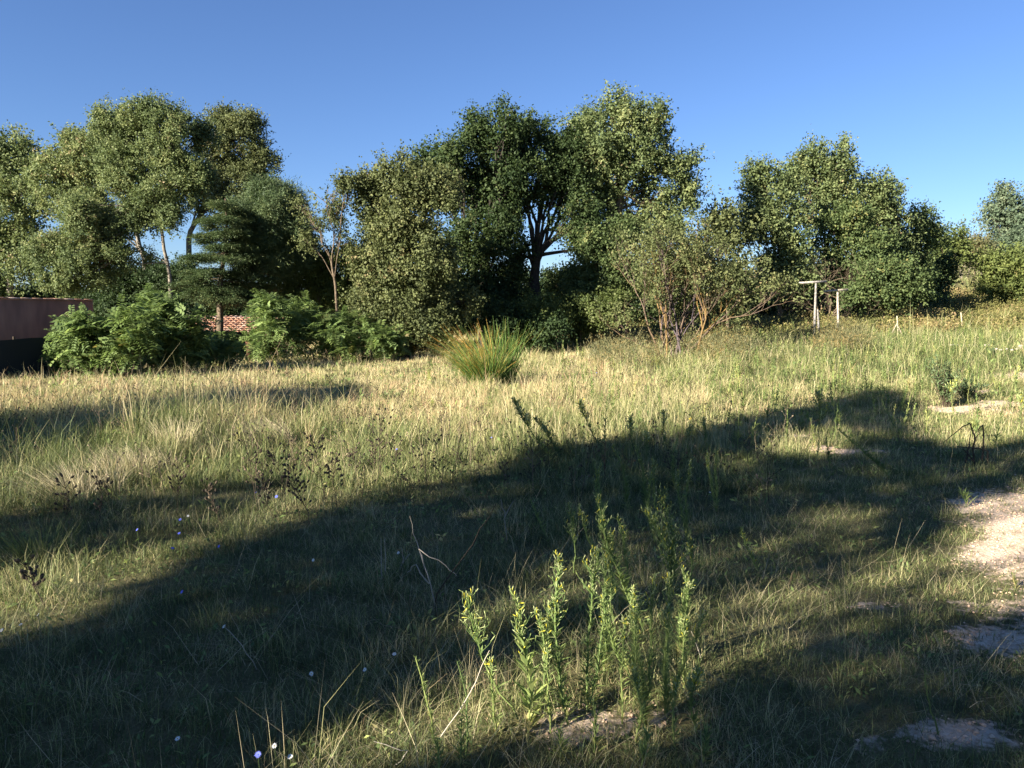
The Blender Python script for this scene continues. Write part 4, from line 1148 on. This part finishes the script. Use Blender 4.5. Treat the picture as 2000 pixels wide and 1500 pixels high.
for i, (b, t, lab) in enumerate([((1215, 1195), (1205, 1010), "shaded feathery weed just left of the columnar pair, upright"), ((1330, 1290), (1335, 1110), "feathery weed behind the columnar pair on its right, half lit"),
        ((1240, 1330), (1238, 1150), "half lit leafy weed just left of the columnar pair"), ((1180, 1320), (1176, 1170), "leafy weed in front of the twin headed one"),
        ((1345, 1060), (1350, 900), "tall shaded feathery weed right of the upper shaded weeds"), ((1180, 1060), (1160, 900), "shaded feathery weed left of the upper shaded weeds"),
        ((1280, 1060), (1275, 900), "shaded feathery weed directly above the bushiest seeding one"), ((1400, 1000), (1398, 880), "lone shaded feathery weed by the white bloom at centre right"),
        ((1075, 1300), (1072, 1180), "slender half lit weed left of the dense plume")]):
    W(lab, b, t, leaf=.055, nleaf=170, headlen=.3, spread=.07, tint=.5, lw=.12, stems=2)
# mid field
MG = "weeds crossing the shade line in mid field"
W = lambda *a, **k: weed(*a, group=MG, **k)
W("dark green weed leaning left into the sun, larger one of a pair", (1080, 905), (1002, 783), leaf=.075, nleaf=110, headlen=.5, spread=.09, bushy=3, tint=.15, budsize=.014, stem_r=.006)
W("dark green weed leaning left into the sun, smaller one of a pair", (1098, 900), (1045, 820), leaf=.07, nleaf=80, headlen=.5, spread=.09, bushy=2, tint=.15, budsize=.014, stem_r=.005)
W("thin dark green weed leaning left, halfway between the pair and the white daisies", (1178, 885), (1131, 787), leaf=.07, nleaf=70, headlen=.4, spread=.07, bushy=2, tint=.15, budsize=.014, stem_r=.005)
for i, (b, t, lab) in enumerate([((1235, 900), (1232, 815), "leftmost upright weed along the central shade edge"), ((1262, 905), (1262, 848), "short upright weed second along the central shade edge"),
        ((1300, 890), (1297, 805), "upright weed third along the central shade edge"), ((1345, 895), (1348, 835), "upright weed fourth along the central shade edge"),
        ((1378, 880), (1374, 820), "upright weed fifth along the central shade edge")]):
    W(lab, b, t, leaf=.06, nleaf=70, headlen=.35, spread=.08, tint=.3, budsize=.012)
RG = "weeds on the right side of the field"
W = lambda *a, **k: weed(*a, group=RG, **k)
W("dark weed with a spreading tuft on top above the pale gravel strip", (1592, 905), (1598, 772), leaf=.06, nleaf=40, headlen=.45, spread=.22, bushy=2.5, tint=.15, budsize=.014, stem_r=.005)
W("dark straight weed with short leaves beside the tufted one", (1620, 915), (1612, 848), leaf=.05, nleaf=70, head=None, tint=.1, stem_r=.005, lw=.3)
W("small pale yellow weed left of the tufted dark one", (1590, 880), (1583, 818), leaf=.07, nleaf=40, head=None, tint=.75)
W("thick dark weed toppled to the left over the gravel", (1742, 935), (1636, 838), leaf=.06, nleaf=130, head=None, tint=.05, stem_r=.008, lw=.25, curve=.05)
W("dark weed with a bushy tip leaning away from the gravel strip", (1762, 855), (1722, 780), leaf=.05, nleaf=30, head=None, tint=.1, stem_r=.006)
W("thin weed in the sun above the middle of the shade", (1654, 772), (1646, 716), leaf=.07, nleaf=46, head=None, tint=.25, stem_r=.005)
W("bright sunlit weed with a forked top before the dark shrub", (1865, 812), (1868, 745), leaf=.07, nleaf=40, headlen=.4, spread=.2, tint=.7, budsize=.016)
W("bright sunlit weed, tall and bare, right of the forked one", (1893, 810), (1895, 735), leaf=.05, nleaf=40, head=None, tint=.85)
W("curved green weed in the shade below the dark shrub", (1833, 868), (1822, 790), leaf=.05, nleaf=24, head=None, tint=.55, curve=.2)
W("tall green weed nearest the right edge", (1985, 850), (1988, 765), leaf=.07, nleaf=50, headlen=.5, spread=.12, tint=.5, budsize=.014)
W("tall thin green weed beside the far gravel at the right edge", (1972, 800), (1990, 720), leaf=.08, nleaf=60, headlen=.4, spread=.08, tint=.4, budsize=.014)
W("tiny upright seedling by the small far gravel stones", (1556, 870), (1555, 832), leaf=.03, nleaf=20, head=None, tint=.55)
W("small drooping weed on the edge of the big gravel patch", (1888, 990), (1876, 958), leaf=.10, nleaf=36, head=None, tint=.35, lw=.12)
W("small brown weed on the lower edge of the big gravel patch", (1985, 1150), (1978, 1122), leaf=.03, nleaf=40, head=None, tint=.95, lw=.3)
W("small weed on the shaded gravel at the bottom right", (1835, 1440), (1806, 1310), leaf=.02, nleaf=14, head=None, tint=.1)

def shrub_weed(label, base, top, w, n, tint):
    B0 = G(*base); T0 = PT(top[0], top[1], B0[1]); root = empty("dark_weed_bush", B0, label, "bush")
    ms, ml = MB(), MB(); k = B0[1] / FPX
    for i in range(n):
        e = T0 * rng.uniform(.55, 1) + B0 * 0; f = rng.uniform(.5, 1.0)
        e = B0 + (T0 - B0) * f + [rng.normal(0, w * k * .35), rng.normal(0, w * k * .3), 0]
        P = np.array([B0 + [rng.normal(0, .04), 0, -.02], (B0 + e) / 2 + rng.normal(0, .02, 3), e])
        ms.tube(P, [.007, .005, .002], 4, .3)
        m = 46; g = rng.uniform(.15, 1, m)
        C = B0 + (e - B0) * g[:, None] + rng.normal(0, .01, (m, 3)); D = rng.normal(0, .6, (m, 3)) + [0, 0, .8]
        V, F = leaf_quads(C, D, rng.normal(0, 1, (m, 3)), .07 * rng.uniform(.6, 1.3, m), .018); ml.add(V, F, np.clip(rng.normal(tint, .12, m), 0, 1))
    ms.build("stem", DRYDK, root); ml.build("foliage", CEDAR, root)
shrub_weed("dark blue green bushy weed with upright shoots throwing a black shadow at right", (1850, 795), (1838, 695), 60, 26, .45)
shrub_weed("low dark bushy weed right behind the upright dark one", (1888, 780), (1888, 735), 60, 16, .3)
shrub_weed("small dark shrub by the far edging stones", (1937, 700), (1940, 678), 18, 9, .3)
shrub_weed("grey green shrubby weed low in the sun left of the rush clump", (760, 790), (775, 758), 40, 10, .9)

# dark dried seed-head plants on the left
DG = "dark dried seed head plants"
def dark(lab, b, t, **k):
    a = dict(leaf=.02, nleaf=16, head='cones', spread=.14, bushy=1.6, tint=.35, mats=(DRYDK, DRYDK), budsize=.016, stem_r=.003, name="dried_seed_plant", cat="dried weed", group=DG)
    a.update(k); weed(lab, b, t, **a)
for b, t, lab in [((745, 945), (745, 812), "tallest dark dried plant at the centre left of the shade edge"), ((722, 950), (730, 865), "dark dried plant just left of the tallest one"),
                  ((775, 940), (765, 858), "dark dried plant just right of the tallest one"), ((700, 945), (690, 880), "brownish dried plant two steps left of the tallest one"),
                  ((640, 985), (612, 852), "dark dried plant above the bluest flowers to the right"), ((585, 1015), (570, 905), "dark dried plant with many heads right of the dark hollow"),
                  ((605, 1025), (560, 930), "dark dried plant leaning left in the seed head patch"), ((560, 1010), (530, 870), "tall dark dried plant at the left side of the seed head patch"),
                  ((540, 1020), (515, 930), "low dark dried plant at the left side of the seed head patch"), ((505, 1000), (480, 860), "tall brown dried plant nearest the swept straw tussock"),
                  ((660, 1000), (650, 900), "dark dried plant between the seed head patch and the centre one"),
                  ((985, 960), (985, 908), "single dark seed head at the central shade edge"), ((865, 955), (850, 860), "dry brown plant right of centre left group"),
                  ((820, 950), (815, 880), "low dry brown plant below the sunlit grass in the centre"),
                  ((1278, 880), (1275, 822), "single dark seed head standing above the upright weeds"),
                  ((185, 1040), (190, 935), "dark branched dried plant on the near end of the bank"), ((118, 1050), (125, 940), "dark dried plant left of the branched one on the bank"),
                  ((90, 1190), (48, 1100), "dark dried plant leaning left in the sun at the left edge"), ((440, 1035), (400, 950), "dry brown plant by the dark hollow"),
                  ((345, 1005), (350, 905), "tan dry stalks rising beside the dark hollow"), ((570, 750), (560, 722), "dark dried bush leftmost in the far straw"),
                  ((650, 765), (640, 722), "dark dried bush at the end of the long shade streak"), ((460, 800), (462, 772), "small dark dried tuft on the long shade streak")]:
    dark(lab, b, t, bushy=2.4 if b[0] < 800 else 1.2)

# straight bare twigs in the shade
def twig(label, pts, r, mat, tint, depth=None, group=None, name="dead_branch"):
    """pts: photo pixels with heights from the ground point of the first"""
    B0 = G(*pts[0][0]); root = empty(name, B0, label, "dead branch", group)
    for line in pts:
        P = [B0 if (i == 0 and line[0] == pts[0][0]) else PT(a, b, B0[1] + rng.normal(0, .04)) for i, (a, b) in enumerate(line)]
        P = np.array(P); s = np.linspace(0, len(P) - 1, 3 * (len(P) - 1) + 1)
        Q = np.stack([np.interp(s, np.arange(len(P)), P[:, i]) for i in range(3)], 1); Q[1:-1] += rng.normal(0, .004, (len(Q) - 2, 3))
        mb = MB(); mb.tube(Q, np.linspace(r, r * .4, len(Q)), 5, tint); mb.build("twig", mat, root)
DB = "dead branches in the shaded grass"
twig("pale forked dead branch rising in the middle of the shaded grass", [[(852, 1190), (832, 1120), (812, 1060), (800, 1008)], [(828, 1105), (822, 1075), (870, 1105), (892, 1125)], [(838, 1140), (812, 1105), (795, 1118)]], .0042, PALEB, .4, group=DB)
twig("long black dead stem slanting right in the middle of the shaded grass", [[(852, 1205), (854, 1160), (925, 1060), (968, 985)]], .005, DRYDK, .1, group=DB)
twig("pair of upright pale dry stems left of the forked branch", [[(746, 1140), (744, 1050)], [(752, 1135), (751, 1052)]], .0035, PALEB, .3, group=DB)
twig("pale twiggy stem right of the forked branch under the shade edge", [[(990, 1060), (985, 1000), (978, 975)], [(986, 1010), (1003, 978)]], .0035, PALEB, .2, group=DB)
twig("small forked pale twig between the upright pair and the forked branch", [[(775, 1125), (790, 1085)], [(783, 1105), (800, 1082)], [(786, 1100), (786, 1072)]], .0035, PALEB, .3, group=DB)
twig("black bent dead stalks arching over at the right edge", [[(1902, 910), (1902, 860), (1898, 830), (1893, 827), (1880, 835), (1845, 862)], [(1918, 900), (1921, 850), (1920, 829), (1912, 838), (1905, 862)],
     [(1930, 905), (1930, 880), (1905, 876), (1870, 872)], [(1885, 905), (1892, 870), (1896, 848)], [(1902, 900), (1880, 876)]], .010, DRYDK, .15, group=DB)
twig("white painted stick lying against the bushes behind the field", [[(1116, 668), (1092, 652)]], .022, WOODW, 1, group=None)
twig("long grey fallen branch sloping out of the ochre shrub", [[(1400, 640), (1440, 615), (1485, 585)], [(1440, 615), (1465, 612)]], .03, BARK_P, .6, group=None)
twig("bent pale straw stalk lying across the foreground at lower right", [[(1370, 1290), (1350, 1232)]], .0022, PALEB, .7, group=DB)
twig("thin pale stem with a bend standing over the bottom left grass", [[(502, 1312), (470, 1260), (438, 1224)]], .0022, PALEB, .6, group=DB)
twig("curved pale twigs lying at the bottom edge left of the front weed", [[(770, 1500), (800, 1470), (730, 1448)], [(860, 1440), (915, 1360), (956, 1270)]], .0024, PALEB, .8, group=DB)

# ------------------------------------------------------------------ flowers
def flower(label, px, py, mat, r, n, group, cat="flower", name="chicory_flower", hgt=.14, cup=.2):
    p = G(px, py)
    p = PT(px, py, p[1] - hgt * p[1] / CAMZ * .9)
    z0 = float(H(p[0], p[1]))
    root = empty(name, (p[0], p[1], z0), label, cat, group)
    ms = MB(); ms.tube([[p[0] + .01, p[1] + .01, z0 - .01], [p[0] + .004, p[1], (z0 + p[2]) / 2], p], [.0018, .0015, .0012], 5, .3); ms.build("stem", WEEDL, root)
    ml = MB(); ax = unit(np.array([rng.normal(-.3, .3), rng.normal(-.6, .3), .8])); a1 = unit(np.cross(ax, [1, .1, 0])); a2 = np.cross(ax, a1)
    ang = np.arange(n) * TAU / n
    D = np.cos(ang)[:, None] * a1 + np.sin(ang)[:, None] * a2 + ax * cup
    V, F = leaf_quads(np.tile(p, (n, 1)) + ax * .001, D, np.tile(ax, (n, 1)), r * rng.uniform(.85, 1.1, n), r * 2.6 / n * 2); ml.add(V, F, rng.uniform(0, 1, n)); ml.build("petals", mat, root)
    mc = MB(); mc.tube([p, p + ax * .002, p + ax * .004], [r * .24, r * .2, r * .05], 6, .6); mc.build("centre", YELLOW if mat is WHITE else BLUE, root)
BG = "blue chicory flowers at lower left"
for px, py, lab in [(352, 1015, "blue flower, upper one of the two beside the white bloom"), (350, 1042, "largest blue flower, lower of the two beside the white bloom"), (268, 1035, "blue flower left of the largest one"),
                    (428, 1067, "blue flower at the shade edge right of the largest one"), (337, 1071, "dim blue flower just below the largest one"), (356, 1156, "blue flower deepest in the shade at left"),
                    (504, 1474, "half closed violet blue flower at the bottom edge"), (500, 962, "small blue flower among the dark seed heads"), (540, 970, "pale blue flower right of the small one among the seed heads"),
                    (775, 812+66, "tiny blue flower in the sunlit grass left of centre"), (1165, 728, "tiny blue flower right of the rush clump"), (960, 855, "tiny pale blue flower in the sunlit centre")]:
    flower(lab, px, py, BLUE, .013 if py > 1000 else .016, 14, BG)
DA = "white daisies"
for px, py, lab in [(367, 1008, "white bloom beside the two blue flowers"), (4, 1231, "white flower at the left edge"), (41, 1220, "white flower second from the left edge"), (75, 1201, "white flower third from the left edge"),
                    (612, 1094, "small white flower in the shade left of the pale stems"), (438, 1224, "white bud on the bent stem at lower left"), (347, 1443, "white flower near the bottom at left"),
                    (778, 1080, "white flower between the upright dry stems and the forked branch"), (1387, 962, "white flower in the shade right of the tall weeds"), (536, 1457, "white topped sprig at the bottom edge, left one"),
                    (567, 1478, "white topped sprig at the bottom edge, right one"), (713, 1308, "dull white flower low in the shade"), (770, 1278, "dull white flower right of the dull low one"), (608, 1316, "faint white flower in the straw")]:
    flower(lab, px, py, WHITE, .011, 10, DA, name="daisy", hgt=.10)
for px, py, lab in [(1140, 780, "yellow flower in the sun right of the rush clump"), (1348, 818, "yellow flower by the upright weeds")]:
    flower(lab, px, py, YELLOW, .022, 10, "yellow flowers", name="hawkbit_flower")

# scattered small weeds in the sunny rough, nobody could count them
def scatter_weeds():
    ml = MB(); n = 1500
    x, y = wedge(n, 9, 34, 1.3)
    for i in range(n):
        r = x[i] / y[i]
        pr = .25 + .75 * float(smooth(.0, .3, r)) * (1 if y[i] > 13 else .3)
        if rng.uniform() > pr or gravel(x[i], y[i]) > .3 or (r < -.1 and rng.uniform() < .6): continue
        h = rng.uniform(.25, .65) * (1 if r > 0 else .6); B0 = np.array([x[i], y[i], float(H(x[i], y[i]))])
        T0 = B0 + [rng.normal(0, .1) * h, rng.normal(0, .1) * h, h]
        t = np.clip(rng.normal(.55, .2), 0, 1)
        ml.tube([B0, (B0 + T0) / 2, T0], [.005, .004, .002], 4, t)
        m = 26; g = rng.uniform(.15, 1, m); az = rng.uniform(0, TAU, m); el = rng.uniform(.3, 1.2, m)
        D = np.stack([np.cos(az) * np.cos(el), np.sin(az) * np.cos(el), np.sin(el)], 1)
        V, F = leaf_quads(B0 + (T0 - B0) * g[:, None], D, np.tile([0, 0, 1.0], (m, 1)), .09 * (1.3 - g) * (.8 + y[i] / 40), .016 * (.8 + y[i] / 25)); ml.add(V, F, np.clip(rng.normal(t, .1, m), 0, 1))
    o = ml.build("small_weeds", WEEDL); tag(o, "numberless slender green weeds scattered through the sunny rough grass", "weeds", None, "stuff")
scatter_weeds()
def dry_weeds():
    """brown twiggy herbs with little seed heads all over the rough, nobody could count them"""
    mb = MB(); n = 1500
    x, y = wedge(n, 6.5, 24, 1.2)
    for i in range(n):
        q = np.array([[x[i], y[i]]])
        if noise(q, 1.8, 50)[0] < -.1 or gravel(x[i], y[i]) > .2 or x[i] / y[i] > .38: continue
        h = rng.uniform(.15, .55); B0 = np.array([x[i], y[i], float(H(x[i], y[i]))]); t0 = rng.uniform(0, 1) ** 1.6
        T0 = B0 + [rng.normal(0, .15) * h, rng.normal(0, .15) * h, h]
        mb.tube([B0, (B0 + T0) / 2 + rng.normal(0, .01, 3), T0], [.003, .0025, .0015], 4, t0)
        for k in range(rng.integers(3, 8)):
            f = rng.uniform(.3, 1); c = B0 + (T0 - B0) * f; a = rng.uniform(0, TAU); l = rng.uniform(.03, .12)
            e = c + [math.cos(a) * l, math.sin(a) * l, l * rng.uniform(.3, 1.2)]
            mb.tube([c, e], [.002, .0013], 4, t0)
            u = unit(e - c); w = rng.uniform(.005, .011)
            mb.tube([e, e + u * w, e + u * w * 2.2], [w * .5, w, w * .3], 5, t0)
    o = mb.build("dry_weeds", DRYDK); tag(o, "numberless brown twiggy dried herbs standing in the rough grass", "dried weeds", None, "stuff")
dry_weeds()
print("objects", len(bpy.data.objects), "faces", sum(len(o.data.polygons) for o in bpy.data.objects if o.type == 'MESH'))
